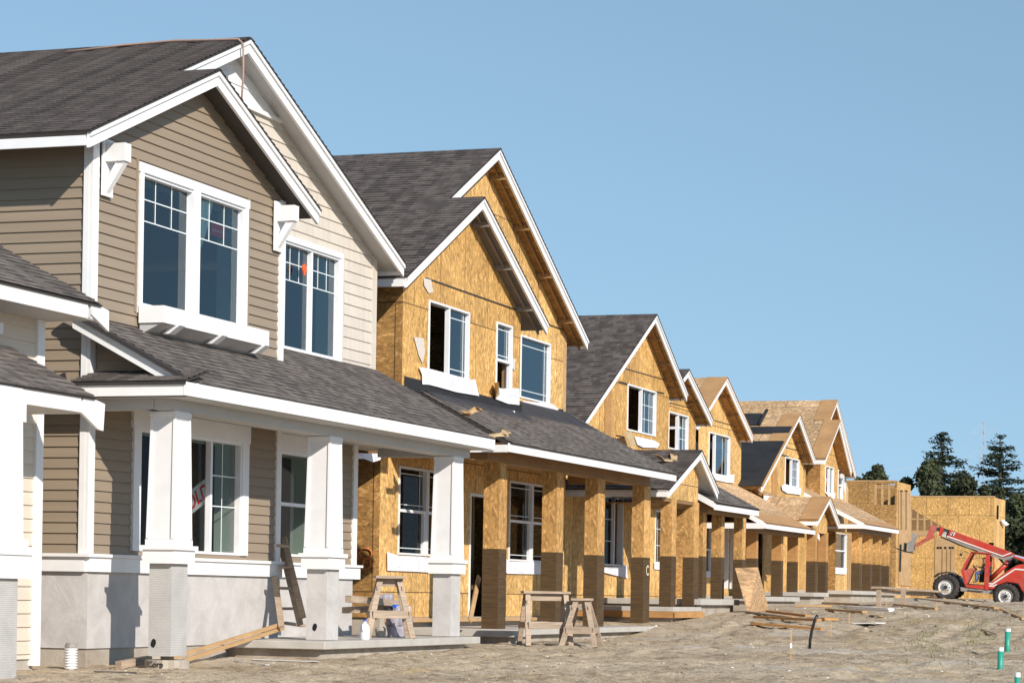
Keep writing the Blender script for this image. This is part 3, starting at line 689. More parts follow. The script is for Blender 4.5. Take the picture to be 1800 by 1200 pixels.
# upper roof: eave at X=-14.2
def shed(root, ye, zt, Xe, Xw, y0, slope, tail, nm):
    z = lambda X: zt + slope * (Xe - X)
    roof_plane(root, [(Xe + .03, y0, z(Xe + .03)), (Xe + .03, ye + .3, z(Xe + .03)), (Xw, ye + .3, z(Xw)), (Xw, y0, z(Xw))], M['shingle2'], thick=.05, name=nm)
    beam(root, 'fascia', 'trim', Xe - .04, Xe, y0, ye, zt - .2, zt - .03)
    px_patch(root, 'rake_return', 'trim', Xe - .04, tail, .035)
    ceiling(root, 'soffit', Xw, Xe - .04, y0, ye + .25, zt - .2, zt - .19)
ye, zt = ax(155, 529, -14.3); shed(H0, ye, zt, -14.3, -17.6, 14, .53, [(155, 530), (187, 546), (187, 583), (157, 553)], 'upper_roof')
ye2, zt2 = ax(143, 693, -13.9); shed(H0, ye2, zt2, -13.9, -14.98, 14, .53, [(143, 693), (180, 710), (177, 757), (168, 754), (138, 724)], 'porch_roof')
X = -13.9; y0, z0 = ax(40, 900, -13.75)
b = MB(); b.taper(X - .15, X + .15, y0 - .5, y0 + .02, .5, X - .14, X + .14, y0 - .46, y0 - .02, 2.1); c_ = b.build('column', M['trim'], H0)
yc = y0 - .24; b = MB(); b.box(X - .19, X + .19, yc - .3, yc + .30, .41, .499); b.box(X - .22, X + .22, yc - .42, yc + .40, .33, .409); b.box(X - .20, X + .20, yc - .38, yc + .36, .08, .329); b.build('plinth', M['trim'], c_)
b = MB(); b.box(X - .15, X + .15, yc - .3, yc + .16, -1.2, .079); b.build('pedestal', M['comb'], c_)
b = MB(); b.box(X - .15, X + .13, y0 - .5, y0 + .08, 1.75, zt2 - .201); b.build('capital', M['trim_grey'], c_)
beam(H0, 'window_sill', 'trim', -15, -14.9, 21, 24.93, *[v for v in (ax(2, 579, -14.95)[1] - .06, ax(2, 568, -14.95)[1])])

# ---------------------------------------------------------------- unfinished houses
def pcol(root, X, xs, xf, xr, ztop, ysp, yb, m='osb_col', zbot=None):
    y0 = ax(xf, 950, X)[0]; y1 = ax(xr, 950, X)[0]; Xs = ay(xs, 950, y0)[0]
    zs = ax(xf, ysp, X)[1]; zb = ax(xf, yb, X)[1] if zbot is None else zbot
    a = MB(); a.box(Xs, X, y0, y1, zs, ztop); a.box(X, X + .006, y1 - .06, y1 - .045, zs, ztop); o = a.build('column', M[m], root)
    b = MB(); b.box(Xs - .005, X + .006, y0 - .006, y1 + .006, zb, zs - .002); b.build('column_base', M['ply'], o)
    return y0, y1, zb
def porch_slab(root, x0, x1, y0, y1, zt, th=.1, inset=.12, m='slab'):
    b = MB(); b.box(x0, x1, y0, y1, zt - th, zt); b.build('porch_slab', M[m], root, bevel=.01)
    b = MB(); b.box(x0, x1 - inset, y0 + inset, y1 - inset, zt - th - .6, zt - th - .002); b.build('foundation', M['concrete'], root)
def gable(root, o, Xw, L, Pk, R, back, m, wall, under, strip=False, wl=None, wr=None, zb=2.0, holes=(), lfasc=True, expo=.14, rafters=3, trim='trim', th=.1):
    """front gable from (y, z) tips L, Pk, R on the plane x = o; wall at Xw"""
    v = .035; sl = (Pk[1] - L[1]) / (Pk[0] - L[0]); sr_ = (Pk[1] - R[1]) / (R[0] - Pk[0])
    for A, B, sgn in ((L, Pk, -1), (R, Pk, 1)):
        s_ = sl if sgn < 0 else sr_; A2 = (A[0] + sgn * v, A[1] - s_ * v)
        roof_plane(root, [(back, *A2), (o + v, *A2), (o + v, *B), (back, *B)], M[m], thick=th, under=under, expo=expo)
        if strip:
            w = strip; n = Vector((0, -sl if sgn < 0 else sr_, 1)).normalized() * .018
            q = [Vector((o - w, *A2)) + n, Vector((o + v + .005, *A2)) + n, Vector((o + v + .005, *B)) + n, Vector((o - w, *B)) + n]
            b = MB(); b.prism(q, -n * .4); b.build('overhang_deck', M['ply_strip'], root)
    rake(root, o - .04, (L[0], L[1] - .012), (Pk[0], Pk[1] - .012), .19, m=trim); rake(root, o - .04, (Pk[0], Pk[1] - .012), (R[0], R[1] - .012), .19, m=trim)
    if lfasc:
        beam(root, 'fascia', trim, back, o - .045, L[0] - .012, L[0] + .02, L[1] - .18, L[1] - .02)
    beam(root, 'fascia', trim, back, o - .045, R[0] - .02, R[0] + .012, R[1] - .18, R[1] - .02)
    wl = wl if wl is not None else L[0] + .35; wr = wr if wr is not None else R[0] - .35
    t = .13; zz = lambda y: (L[1] + sl * (y - L[0]) if y < Pk[0] else R[1] + sr_ * (R[0] - y)) - t
    if wall:
        b = MB(); pts = [(wl, zb), (wr, zb), (wr, zz(wr))] + ([(Pk[0], zz(Pk[0]))] if wr > Pk[0] else []) + [(wl, zz(wl))]
        wallX(b, Xw, pts, holes=holes); b.build('front_wall', M[wall], root)
    if rafters:
        for k in range(rafters):
            f = (k + .7) / rafters; y = Pk[0] + (R[0] - .2 - Pk[0]) * f; z = zz(y) + .02
            b = MB(); b.box(Xw, o - .04, y - .025, y + .025, z - .10, z + .01); b.build('lookout', M['wood_dk'], root)
        b = MB(); xm = (Xw + o) / 2
        b.prism([(xm, Pk[0], zz(Pk[0]) + .02), (xm, R[0], R[1] - .11), (xm, R[0], R[1] - .19), (xm, Pk[0], zz(Pk[0]) - .06)], (.03, 0, 0)); b.build('rafter', M['wood_dk'], root)
    return zz
def porch_roof(root, pe, y0, y1, pz, sl, Xw, m, under='osb_dk', y1w=None, strip=0, rk=True, expo=.14):
    z = lambda X: pz + sl * (pe - X); y1w = y1w if y1w is not None else y1
    roof_plane(root, [(pe + .03, y0, z(pe + .03)), (pe + .03, y1, z(pe + .03)), (Xw, y1w, z(Xw)), (Xw, y0, z(Xw))], M[m], thick=.05, under=under, name='porch_roof', expo=expo)
    if strip:
        b = MB(); b.prism([(pe + .035, y0, z(pe + .035) + .014), (pe + .035, y1, z(pe + .035) + .014), (pe - strip, y1, z(pe - strip) + .014), (pe - strip, y0, z(pe - strip) + .014)], (0, 0, -.009)); b.build('overhang_deck', M['ply_strip'], root)
    beam(root, 'fascia', 'trim', pe - .04, pe, y0, y1, pz - .17, pz - .02)
    if rk:
        b = MB(); b.prism([(pe - .04, y0 - .03, z(pe - .04) - .01), (Xw, y0 - .03, z(Xw) - .01), (Xw, y0 - .03, z(Xw) - .17), (pe - .04, y0 - .03, z(pe - .04) - .15)], (0, .03, 0)); b.build('rake_board', M['trim'], root)
    return z
def flash(root, X, pix, m='paper'): return px_patch(root, 'sill_flashing', m, X, pix, .006)

# HOUSE 2 ------------------------------------------------------------------
H2 = thing('sheathed_house', 'board sheathed house with dark shingle roof and four porch posts, beside the tan house', 'house', (-15.72, 44.54, -1))  # coordinates from here through the last roofed house: scaled up about the camera
P2 = dict(eL=38.357, z0=5.23, pB=41.972, eB=45.693, zB=5.209, pM=44.666, eM=50.409, zM=5.387, s=.508, oB=-15.353, oM=-16.034, XM=-16.401, back=-28.296, rd=.2)
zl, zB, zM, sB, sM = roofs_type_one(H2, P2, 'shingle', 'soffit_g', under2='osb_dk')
wa = wpx(753.5, 526.6, 655.5, 824, -15.72); wb = wpx(872.5, 565, 684, 899.4, -15.72); wc = wpx(915, 588, 699, 966.5, -16.401)
b = MB(); wallX(b, -15.72, [(39.132, 3.249), (45.169, 3.249), (45.169, zB - sB * (45.169 - 41.972) - lo), (41.972, zB - lo), (39.132, zl(39.132) - lo)], holes=[wa, wb]); b.build('bay_wall', M['osb'], H2)
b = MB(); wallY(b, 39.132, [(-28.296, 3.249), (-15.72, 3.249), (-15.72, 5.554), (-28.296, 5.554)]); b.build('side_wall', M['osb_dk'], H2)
wc = (max(wc[0], 45.378), wc[1], wc[2], wc[3])
b = MB(); main_front(b, -16.401, 41.972, zB, sB, 45.116, 50.042, 3.249, 44.666, zM, sM, holes=[wc]); b.build('front_wall', M['osb_v'], H2)
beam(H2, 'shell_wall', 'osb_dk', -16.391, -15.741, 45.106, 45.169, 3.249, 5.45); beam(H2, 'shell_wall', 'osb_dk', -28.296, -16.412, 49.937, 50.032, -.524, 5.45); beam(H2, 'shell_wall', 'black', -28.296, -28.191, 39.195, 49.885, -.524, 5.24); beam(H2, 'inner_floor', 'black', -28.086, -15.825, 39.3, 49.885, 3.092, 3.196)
beam(H2, 'corner_stud', 'wood', -16.412, -16.385, 49.864, 50.052, 3.249, 5.45)
window(H2, -15.72, *wa, style='slider', trim=0, grid=[None, PRAIRIE], open_=0)
window(H2, -15.72, *wb, style='hung', trim=0, grid=[None, PRAIRIE], open_=0, splits=.44)
window(H2, -16.401, *wc, style='picture', trim=0, grid=[[('h', .12), ('h', .88), ('v', .9)]])
for Xw_, oX, y0_, z0_, y1_, z1_, n_ in ((-15.72, -15.395, 41.972, zB, 45.693, 5.209, 3), (-16.401, -16.076, 44.666, zM, 50.409, 5.387, 4)):
    for k in range(n_):
        f = (k + .35) / n_; y = y0_ + (y1_ - y0_) * f; z = z0_ + (z1_ - z0_) * f - .13; b = MB(); b.box(Xw_, oX, y - .03, y + .03, z - .12, z); b.build('lookout', M['wood_dk' if n_ == 4 else 'soffit_g'], H2)
    b = MB(); xm = (Xw_ + oX) / 2; b.prism([(xm, y0_, z0_ - .13), (xm, y1_, z1_ - .13), (xm, y1_, z1_ - .21), (xm, y0_, z0_ - .21)], (.035, 0, 0)); b.build('rafter', M['wood_dk' if n_ == 4 else 'soffit_g'], H2)
# seam flashing at eave height, felt strip, flashings
for X, p in ((-15.712, [(748, 487), (915, 546), (915, 548.5), (748, 489.5)]), (-16.391, [(964, 569), (996, 581), (996, 583), (964, 571)])): px_patch(H2, 'seam_flashing', 'steel', X, p, .006)
px_patch(H2, 'felt_strip', 'felt', -15.71, [(711, 661), (790, 680), (917, 711), (917, 752), (711, 700)], .006); px_patch(H2, 'felt_strip', 'felt', -16.38, [(917, 716), (990, 719), (990, 752), (917, 745)], .006)
b = MB(); b.prism([(-15.704, 40.18, 3.479), (-15.704, 45.19, 3.479), (-15.248, 45.19, 3.202), (-15.248, 40.18, 3.202)], (0, 0, .006)); b.prism([(-16.37, 45.2, 3.836), (-16.37, 50.032, 3.836), (-15.668, 50.032, 3.437), (-15.668, 45.2, 3.437)], (0, 0, .006)); b.build('felt_apron', M['felt2'], H2)
Z2 = lambda x, y: (660 + x / 3.53, 460 + y / 3.53)
flash(H2, -15.683, [Z2(*p) for p in ((268, 652), (330, 662), (600, 733), (617, 728), (642, 832), (500, 808), (385, 776), (330, 762), (290, 760), (288, 700))])
flash(H2, -15.683, [Z2(*p) for p in ((735, 752), (760, 790), (840, 782), (890, 787), (892, 888), (820, 880), (742, 850), (768, 822))])
flash(H2, -16.359, [Z2(*p) for p in ((914, 862), (1095, 882), (1120, 900), (1133, 912), (1128, 938), (1080, 938), (915, 898))])
b = MB(); q = [(-15.678, *ax(*Z2(*p), -15.678)) for p in ((696, 746), (735, 752), (770, 822), (742, 852))]; q[0] = (-15.458, q[0][1], q[0][2]); b.prism(q, (.01, 0, 0)); b.build('torn_flap', M['cardboard'], H2)
for p in (((296, 100), (345, 112), (358, 190), (330, 196), (303, 150)), ((238, 466), (300, 474), (306, 560), (292, 632), (268, 580)), ((848, 598), (868, 604), (864, 676), (850, 660))):
    px_patch(H2, 'wrap_remnant', 'remnant', -15.704 if p[0][0] < 900 else -16.349, [Z2(*q) for q in p], .003)
q = ax(903, 722, -15.615); b = MB(); b.tube([(-15.615, q[0], q[1]), (-15.594, q[0] + .05, q[1] - .12), (-15.563, q[0] - .02, q[1] - .2)], .02, 6); b.build('paper_scrap', M['paper'], H2)
# lower storey
XL = -16.349
l1 = wpx(701, 818, 974, 749, XL); l2 = wpx(751.5, 828, 976, 800, XL); l2 = (l2[0], l2[1], l1[2], l1[3]); d0 = ax(826, 866, XL); d1 = ax(868, 866, XL); dr = (d0[0], d1[0], -.524, d0[1])
r1 = wpx(895.5, 844, 985, 934, XL); r2 = wpx(936, 850, 985, 975, XL); r2 = (r2[0], r2[1], r1[2], r1[3])
b = MB(); wallX(b, XL, [(39.772, -.44), (49.99, -.44), (49.99, 3.458), (39.772, 3.458)], holes=[l1, l2, dr, r1, r2]); b.build('porch_wall', M['osb_v'], H2)
b = MB(); wallY(b, 39.772, [(-25.152, -.44), (XL, -.44), (XL, 3.354), (-25.152, 3.354)]); b.build('side_wall', M['osb_dk'], H2)
for r in (l1, l2): window(H2, XL, *r, style='hung', trim=0, glass='glass_lo', grid=[[('h', .12), ('v', .1)], PRAIRIE], jamb='wood_dk')
for r in (r1, r2): window(H2, XL, *r, style='hung', trim=0, glass='glass_lo', grid=[[('h', .12), ('v', .1)], PRAIRIE], jamb='wood_dk')
b = MB()
for q in ((dr[0], dr[0] + .05, dr[2], dr[3]), (dr[1] - .05, dr[1], dr[2], dr[3]), (dr[0] + .05, dr[1] - .05, dr[3] - .05, dr[3])): b.box(XL - .1, XL + .02, *q)
b.build('door_frame', M['vinyl'], H2)
for k in range(7):                                       # studs and a partition inside, seen dimly through the glass
    b = MB(); b.box(XL - 1.258, XL - 1.153, 40.453 + k * 1.415, 40.558 + k * 1.415, -.524, 3.039); b.build('stud', M['wood'], H2)
Z3 = lambda x, y: (680 + x / 5.453, 810 + y / 5.453)
flash(H2, XL + .03, [Z3(*p) for p in ((3, 870), (112, 905), (310, 912), (520, 940), (520, 1075), (300, 1060), (5, 1048))])
flash(H2, XL + .03, [Z3(*p) for p in ((1128, 925), (1178, 960), (1500, 968), (1500, 1085), (1150, 1078), (1128, 1030))])
b = MB(); b.box(-25.152, XL + .01, 39.824, 49.969, -1.467, -.445); b.build('foundation', M['concrete'], H2); beam(H2, 'sill_plate', 'wood', XL + .012, XL + .15, 40.034, 49.885, -.524, -.461)
q = ax(603, 804, -16.454)
flash(H2, XL + .3, [(622, 796), (672, 797), (668, 808), (655, 812), (640, 806), (622, 806)])
beam(H2, 'porch_beam', 'wood_dk', -16.296, -15.93, 39.09, 39.782, 2.306, 3.196)
z = porch_roof(H2, -14.022, 39.845, 50.304, 2.566, .525, -15.71, 'shingle2', rk=False, under='edge')
roof_plane(H2, [(-15.699, 45.19, z(-15.699)), (-15.699, 50.304, z(-15.699)), (-16.391, 50.514, z(-16.391)), (-16.391, 45.19, z(-16.391))], M['shingle2'], thick=.05, under='osb_dk', name='porch_roof')
beam(H2, 'fascia', 'trim', -15.615, -14.064, 39.803, 39.834, 2.389, 2.515)
ceiling(H2, 'osb_dk', -16.328, -14.085, 39.929, 50.283, 2.557, 2.568)
beam(H2, 'porch_beam', 'wood_dk', -14.882, -14.567, 40.243, 50.252, 2.285, 2.552); beam(H2, 'porch_beam', 'wood_dk', -16.296, -14.882, 40.243, 40.453, 2.327, 2.552); beam(H2, 'porch_beam', 'wood_dk', -16.296, -14.882, 49.99, 50.199, 2.327, 2.552)
for a in ((849, 876.5, 890, 964), (952, 978, 989.5, 970), (1027, 1050, 1062.5, 975), (1110.5, 1131.5, 1142.5, 979)): pcol(H2, -14.641, a[0], a[1], a[2], 2.285, a[3], 1090, zbot=-.613)
mwc = Matrix(((0, 0, 1, -14.622), (1, 0, 0, ax(1138, 1003, -14.622)[0]), (0, 1, 0, ax(1138, 1003, -14.622)[1]), (0, 0, 0, 1))); text('chalk_mark', 'C', .30, 'chalk', mwc, H2)
porch_slab(H2, -16.328, -14.169, 40.767, 51.09, -.613); porch_slab(H2, -16.349, -13.991, 40.086, 41.029, -.629, th=.105)
# orange sprayed marks on the side wall
sp = MB()
for cxp, cyp, rx, ry in ((643, 972, 11, 8.5), (622, 975, 7, 9), (645, 990, 7, 9)):
    ring = [(cxp + rx * cos(a), cyp + ry * sin(a)) for a in [k * 2 * pi / 14 for k in range(15)]]
    for p, q in zip(ring[:-1], ring[1:]):
        P = [ay(*p, 39.761), ay(*q, 39.761)]; sp.bar((P[0][0], 39.761, P[0][1]), (P[1][0], 39.761, P[1][1]), .012, .05, upv=(0, 1, 0))
sp.build('spray_mark', M['spray'], H2)

# HOUSE 3 ------------------------------------------------------------------
H3 = thing('sheathed_house', 'sheathed house with one tall steep shingled gable over a small shingled gabled porch', 'house', (-16.768, 56.592, -.629))
L = ax(1010, 764, -16.401); Pk = ax(1153, 552, -16.401); R = ax(1208, 691, -16.401)
w3a = wpx(1103, 674, 756, 1152.5, -16.768)
wr = ax(1176, 700, -16.768)[0]
zz = gable(H3, -16.401, -16.768, L, Pk, R, -27.248, 'shingle', 'osb', 'osb_dk', wl=L[0] + .3, wr=wr, zb=2.725, holes=[w3a])
window(H3, -16.768, *w3a, style='slider', trim=0, grid=[None, [('v', .33), ('v', .67), ('h', .33), ('h', .66)]], open_=0)
beam(H3, 'shell_wall', 'osb_dk', -27.248, -16.789, wr - .06, wr, 2.725, 5.135); beam(H3, 'shell_wall', 'osb_dk', -27.248, -16.82, 51.352, 51.436, -.3, 3.354)
P4 = lambda x, y: (980 + x / 4, 530 + y / 4)
px_patch(H3, 'seam_flashing', 'steel', -16.763, [P4(455, 462), P4(760, 548), P4(760, 554), P4(455, 468)], .006)
px_patch(H3, 'cladding_board', 'wood_o', -16.758, [P4(333, 655), P4(376, 610), P4(374, 1030), P4(333, 1010)], .012)
for p in (((430, 558), (492, 573), (492, 583), (430, 566)), ((690, 628), (748, 640), (748, 650), (690, 636)), ((412, 935), (470, 948), (470, 956), (412, 942))): px_patch(H3, 'seam_flashing', 'steel', -16.758, [P4(*q) for q in p], .006)
flash(H3, -16.731, [P4(*p) for p in ((540, 945), (680, 975), (718, 1000), (700, 1028), (600, 1024), (560, 1005))])
L2 = ax(1155, 700, -17.082); Pk2 = ax(1210, 649, -17.082); R2 = ax(1252, 737, -17.082); s2 = (Pk2[1] - R2[1]) / (R2[0] - Pk2[0]); L2 = (Pk2[0] - (R2[0] - Pk2[0]), R2[1])
w3b = wpx(1175, 722, 788, 1209, -17.449); w3b = (max(w3b[0], wr + .3), w3b[1], w3b[2], w3b[3])
zz2 = gable(H3, -17.082, -17.449, L2, Pk2, R2, -27.248, 'shingle', 'osb', 'osb_dk', wl=wr - .1, wr=R2[0] - .3, zb=2.41, holes=[w3b])
window(H3, -17.449, *w3b, style='slider', trim=0, grid=[None, [('v', .33), ('v', .67), ('h', .33), ('h', .66)]], open_=0)
px_patch(H3, 'seam_flashing', 'steel', -17.444, [P4(785, 707), P4(950, 750), P4(950, 755), P4(785, 712)], .006)
beam(H3, 'shell_wall', 'osb_dk', -27.248, -17.481, R2[0] - .36, R2[0] - .3, 0, 4.402); beam(H3, 'shell_wall', 'black', -27.248, -27.143, 51.457, 62.356, 0, 4)
# felt roll and torn paper at the wall foot
q = ax(1086, 790, -16.558); b = MB(); b.tube([(-16.663, q[0] - .419, q[1]), (-16.663, q[0], q[1] + .12), (-16.611, q[0] + .472, q[1] + .05)], [.10, .16, .10], 8); b.build('felt_scrap', M['felt'], H3)
flash(H3, -16.558, [P4(*p) for p in ((465, 915), (520, 905), (555, 1015), (515, 1020))], 'cardboard')
# lower walls
w3c = wpx(1042, 868, 992, 1094, -16.768)
b = MB(); yR = ax(1110, 950, -16.768)[0]; wallX(b, -16.768, [(51.3, -.32), (yR, -.32), (yR, 2.882), (51.3, 2.882)], holes=[w3c]); b.build('porch_wall', M['osb_v'], H3)
window(H3, -16.768, *w3c, style='slider', trim=0, glass='glass_lo', splits=.72, open_=1, grid=[[('v', .5), ('h', .35), ('h', .68)], None], jamb='wood_dk')
Z6 = lambda x, y: (1040 + x / 4.286, 830 + y / 4.286)
flash(H3, -16.726, [Z6(*p) for p in ((60, 712), (225, 708), (232, 695), (264, 700), (270, 796), (180, 775), (60, 745))]); px_patch(H3, 'seam_flashing', 'steel', -16.752, [Z6(150, 183), Z6(292, 196), Z6(292, 206), Z6(150, 192)], .006)
beam(H3, 'foundation', 'concrete', -26.2, -16.758, 51.331, yR - .02, -1.258, -.325); beam(H3, 'shell_wall', 'osb_dk', -17.973, -16.789, yR - .06, yR, -.3, 2.882)
XE = -18.026
e1 = wpx(1152, 896, 989, 1182, XE); e2 = wpx(1189, 905, 992, 1204, XE); e3 = wpx(1236, 920, 1010, 1250, XE); e4 = wpx(1279, 927, 1034, 1290, XE); e2 = (e2[0], e2[1], e1[2], e1[3])
b = MB(); wallX(b, XE, [(yR - .1, -.15), (65.5, -.15), (65.5, 2.725), (yR - .1, 2.725)], holes=[e1, e2, e3, e4]); b.build('entry_wall', M['osb_v'], H3)
window(H3, XE, *e1, style='slider', trim=0, glass='glass_lo', grid=[[('h', .33), ('h', .66), ('v', .5)]] * 2); window(H3, XE, *e2, style='hung', trim=0, glass='glass_lo'); window(H3, XE, *e3, style='hung', trim=0, glass='glass_lo')
b = MB(); b.box(XE - .1, XE + .03, e4[0], e4[0] + .07, e4[2], e4[3]); b.box(XE - .1, XE + .03, e4[1] - .07, e4[1], e4[2], e4[3]); b.build('door_frame', M['vinyl'], H3)
flash(H3, XE + .03, [(1150, 988), (1184, 991), (1184, 1003), (1150, 1000)])
flash(H3, XE + .03, [(1187, 991), (1206, 992), (1206, 1004), (1187, 1003)]); flash(H3, XE + .03, [(1236, 1003), (1252, 1003), (1252, 1014), (1236, 1014)])
# small porch gable
G = -14.305; gL = (50.744, 2.274); gP = ax(1232, 791, G); gR = ax(1262, 862, G)
gable(H3, G, -14.567, gL, gP, gR, -16.768, 'shingle', None, 'soffit', rafters=0)
b = MB(); s1 = (gP[1] - gL[1]) / (gP[0] - gL[0]); s3 = (gP[1] - gR[1]) / (gR[0] - gP[0])
y1 = ax(1228, 900, -14.515)[0]; wallX(b, -14.536, [(51.09, 2.096), (y1, 2.096), (y1, gP[1] - s3 * (y1 - gP[0]) - .12), (gP[0], gP[1] - .12), (51.09, gL[1] + s1 * .33 - .12)]); b.build('gable_wall', M['osb_v'], H3)
beam(H3, 'porch_beam', 'wood_dk', -14.829, -14.546, 51.09, y1, 2.023, 2.201)
a = pcol(H3, -14.525, 1160.5, 1180.5, 1188.5, 2.096, 977, 1068); c_ = pcol(H3, -14.525, 1201, 1219.5, 1228.2, 2.096, 979, 1068)
b = MB(); b.box(-16.663, -14.274, 51.163, 53.448, -.32, -.222); b.build('porch_slab', M['slab'], H3, bevel=.01)
b = MB(); b.box(-16.663, -14.253, 51.142, 53.469, -.451, -.321); b.box(-14.251, -14.221, 51.121, 53.5, -.451, -.34); b.build('form_board', M['wood_o'], H3); beam(H3, 'foundation', 'concrete', -16.663, -14.379, 51.247, 53.343, -.943, -.452)
# right wing porch
z3 = porch_roof(H3, -14.253, 54.444, 58.531, 2.127, .52, -17.397, 'shingle2')
ceiling(H3, 'osb_dk', -17.397, -14.305, 54.496, 58.478, 2.117, 2.127); beam(H3, 'porch_beam', 'wood_dk', -14.777, -14.462, 54.601, 58.478, 1.907, 2.112)
pcol(H3, -14.672, 1227.5, 1235.5, 1242, 1.939, 977, 1051); pcol(H3, -14.724, 1250.5, 1267.7, 1273.5, 1.939, 979, 1052); pcol(H3, -14.724, 1289.5, 1304.5, 1311, 1.939, 983, 1052)
zt = ax(1270, 1053, -14.358)[1]; porch_slab(H3, -17.292, -14.358, ax(1231, 1053, -14.358)[0] + .1, ax(1300, 1053, -14.358)[0], zt, th=.13)

# HOUSE 4 ------------------------------------------------------------------
H4 = thing('sheathed_house', 'sheathed house with bare roof deck, one gable over a tall three part window', 'house', (-18.193, 65.5, -.3))  # literals enlarged once more about the camera for this and later roofed houses
L = ax(1228, 742, -17.802); Pk = ax(1277, 663, -17.802); R = ax(1323, 766, -17.802); w4 = wpx(1246, 758, 831.5, 1282.5, -18.193); w4r = ax(1303, 800, -18.193)[0]
gable(H4, -17.802, -18.193, L, Pk, R, -29.019, 'osb_roof', 'osb_v', 'osb_dk', strip=.576, wl=ax(1228, 760, -18.193)[0], wr=w4r, zb=2.306, holes=[w4], expo=None)
window(H4, -18.193, *w4, style='slider', trim=0, splits=.3, grid=[None, [('v', .62)]], open_=0)
flash(H4, -18.16, [(1220 + x / 10, 750 + y / 10) for x, y in ((310, 822), (560, 850), (705, 832), (700, 988), (560, 972), (380, 932))])
px_patch(H4, 'seam_flashing', 'steel', -18.182, [(1256, 738), (1302, 751), (1302, 752), (1256, 739)], .006)
beam(H4, 'shell_wall', 'osb_dk', -29.019, -18.215, w4r - .06, w4r, 0, 4.402); beam(H4, 'shell_wall', 'black', -29.019, -28.907, 67.072, w4r, 0, 4); beam(H4, 'shell_wall', 'osb_dk', -29.019, -18.249, 67.302, 67.369, 0, 4.402)
z4 = porch_roof(H4, -15.849, 65.851, 72.046, 2.044, .54, -18.17, 'osb_roof', y1w=72.38, strip=.524, expo=None)
beam(H4, 'fascia', 'trim', -18.081, -15.894, 65.796, 65.829, 1.865, 2.012)
q = ax(1432, 935, -15.849); b = MB(); b.prism([(-15.894, 71.989, 2.023), (-15.894, 72.715, 1.886), (-15.894, 72.715, 1.708), (-15.894, 72.101, 1.865)], (.035, 0, 0)); b.build('rake_return', M['trim'], H4)
ceiling(H4, 'osb_dk', -18.17, -15.904, 65.907, 71.989, 2.028, 2.038); beam(H4, 'porch_beam', 'wood_dk', -16.463, -16.128, 65.962, 71.878, 1.782, 2.023)
b = MB(); f1 = wpx(1331, 928, 992, 1340, -18.137); f2 = wpx(1352, 928, 992, 1359, -18.137); f3 = wpx(1376, 930, 992, 1386, -18.137)
wallX(b, -18.17, [(67.418, .02), (w4r, .02), (w4r, 2.41), (67.418, 2.41)], holes=[]); b.build('porch_wall', M['osb_v'], H4)
for f in (f1, f2, f3): window(H4, -18.137, *f, style='hung', trim=0, glass='glass_lo', depth=.02)
for x in (1331, 1345, 1377): flash(H4, -18.093, [(x, 992), (x + 11, 993), (x + 11, 1008), (x, 1006)])
pcol(H4, -16.349, 1312, 1329.5, 1333, 1.834, 981, 1048, m='wood_o'); pcol(H4, -16.349, 1356.5, 1373, 1377, 1.834, 985, 1048.5, m='wood_o'); pcol(H4, -16.349, 1384, 1400.5, 1403, 1.834, 987, 1048.5, m='wood_o')
zt = ax(1380, 1048.5, -15.96)[1]; porch_slab(H4, -18.081, -15.96, ax(1346, 1050, -15.96)[0], ax(1406, 1050, -15.96)[0], zt, th=.13)
# small wing roof on its right
qa = ax(1302, 832, -18.17); qb = ay(1366, 873, qa[0] + 1.048)
b = MB()
y0, y1 = w4r - .02, qb and (qa[0] + 1.677)
Xe4 = ay(1366, 873, y1)[0]; ze4 = ay(1366, 873, y1)[1]
roof_plane(H4, [(Xe4, y0, ze4), (Xe4, y1, ze4), (-18.528, y1, ze4 + .5 * (Xe4 - -18.528)), (-18.528, y0, ze4 + .5 * (Xe4 - -18.528))], M['osb_roof'], thick=.05, under='osb_dk', name='wing_roof', expo=None)
beam(H4, 'fascia', 'trim', Xe4 - .04, Xe4 - .003, y0, y1, ze4 - .16, ze4 - .012)

# HOUSE 5 ------------------------------------------------------------------
H5 = thing('sheathed_house', 'sheathed house whose long steep left roof slope is covered in black felt', 'house', (-17.858, 73.36, -.15))
L = ax(1340, 852, -17.467); Pk = ax(1405, 728, -17.467); R = ax(1432, 806, -17.467); w5 = wpx(1380, 802, 853, 1404, -17.858); wr5 = ax(1416, 830, -17.858)[0]
gable(H5, -17.467, -17.858, L, Pk, R, -24.555, 'osb_roof', 'osb_v', 'osb_dk', strip=.524, wl=L[0] + .2, wr=wr5, zb=2.096, holes=[w5], expo=None, lfasc=False)
window(H5, -17.858, *w5, style='slider', trim=0, grid=[None, [('v', .5), ('h', .33), ('h', .66)]], open_=0)
flash(H5, -17.813, [(1180 + x / 4.615, 640 + y / 4.615) for x, y in ((895, 985), (920, 968), (1020, 1005), (1052, 1000), (1050, 1058), (940, 1045), (900, 1020))])
px_patch(H5, 'cladding_board', 'wood_o', -17.846, [(1357, 830), (1366, 820), (1366, 872), (1357, 870)], .012)
for p in (((1373, 798), (1386, 801), (1386, 803), (1373, 800)), ((1404, 804), (1410, 806), (1410, 808), (1404, 806)), ((1380, 785), (1415, 794), (1415, 795), (1380, 786))): px_patch(H5, 'seam_flashing', 'steel', -17.846, p, .006)
sl5 = (Pk[1] - L[1]) / (Pk[0] - L[0])
def on5(f, x, up_=.02): y = L[0] + (Pk[0] - L[0]) * f; return Vector((x, y, L[1] + sl5 * (y - L[0]))) + Vector((0, -sl5, 1)).normalized() * up_
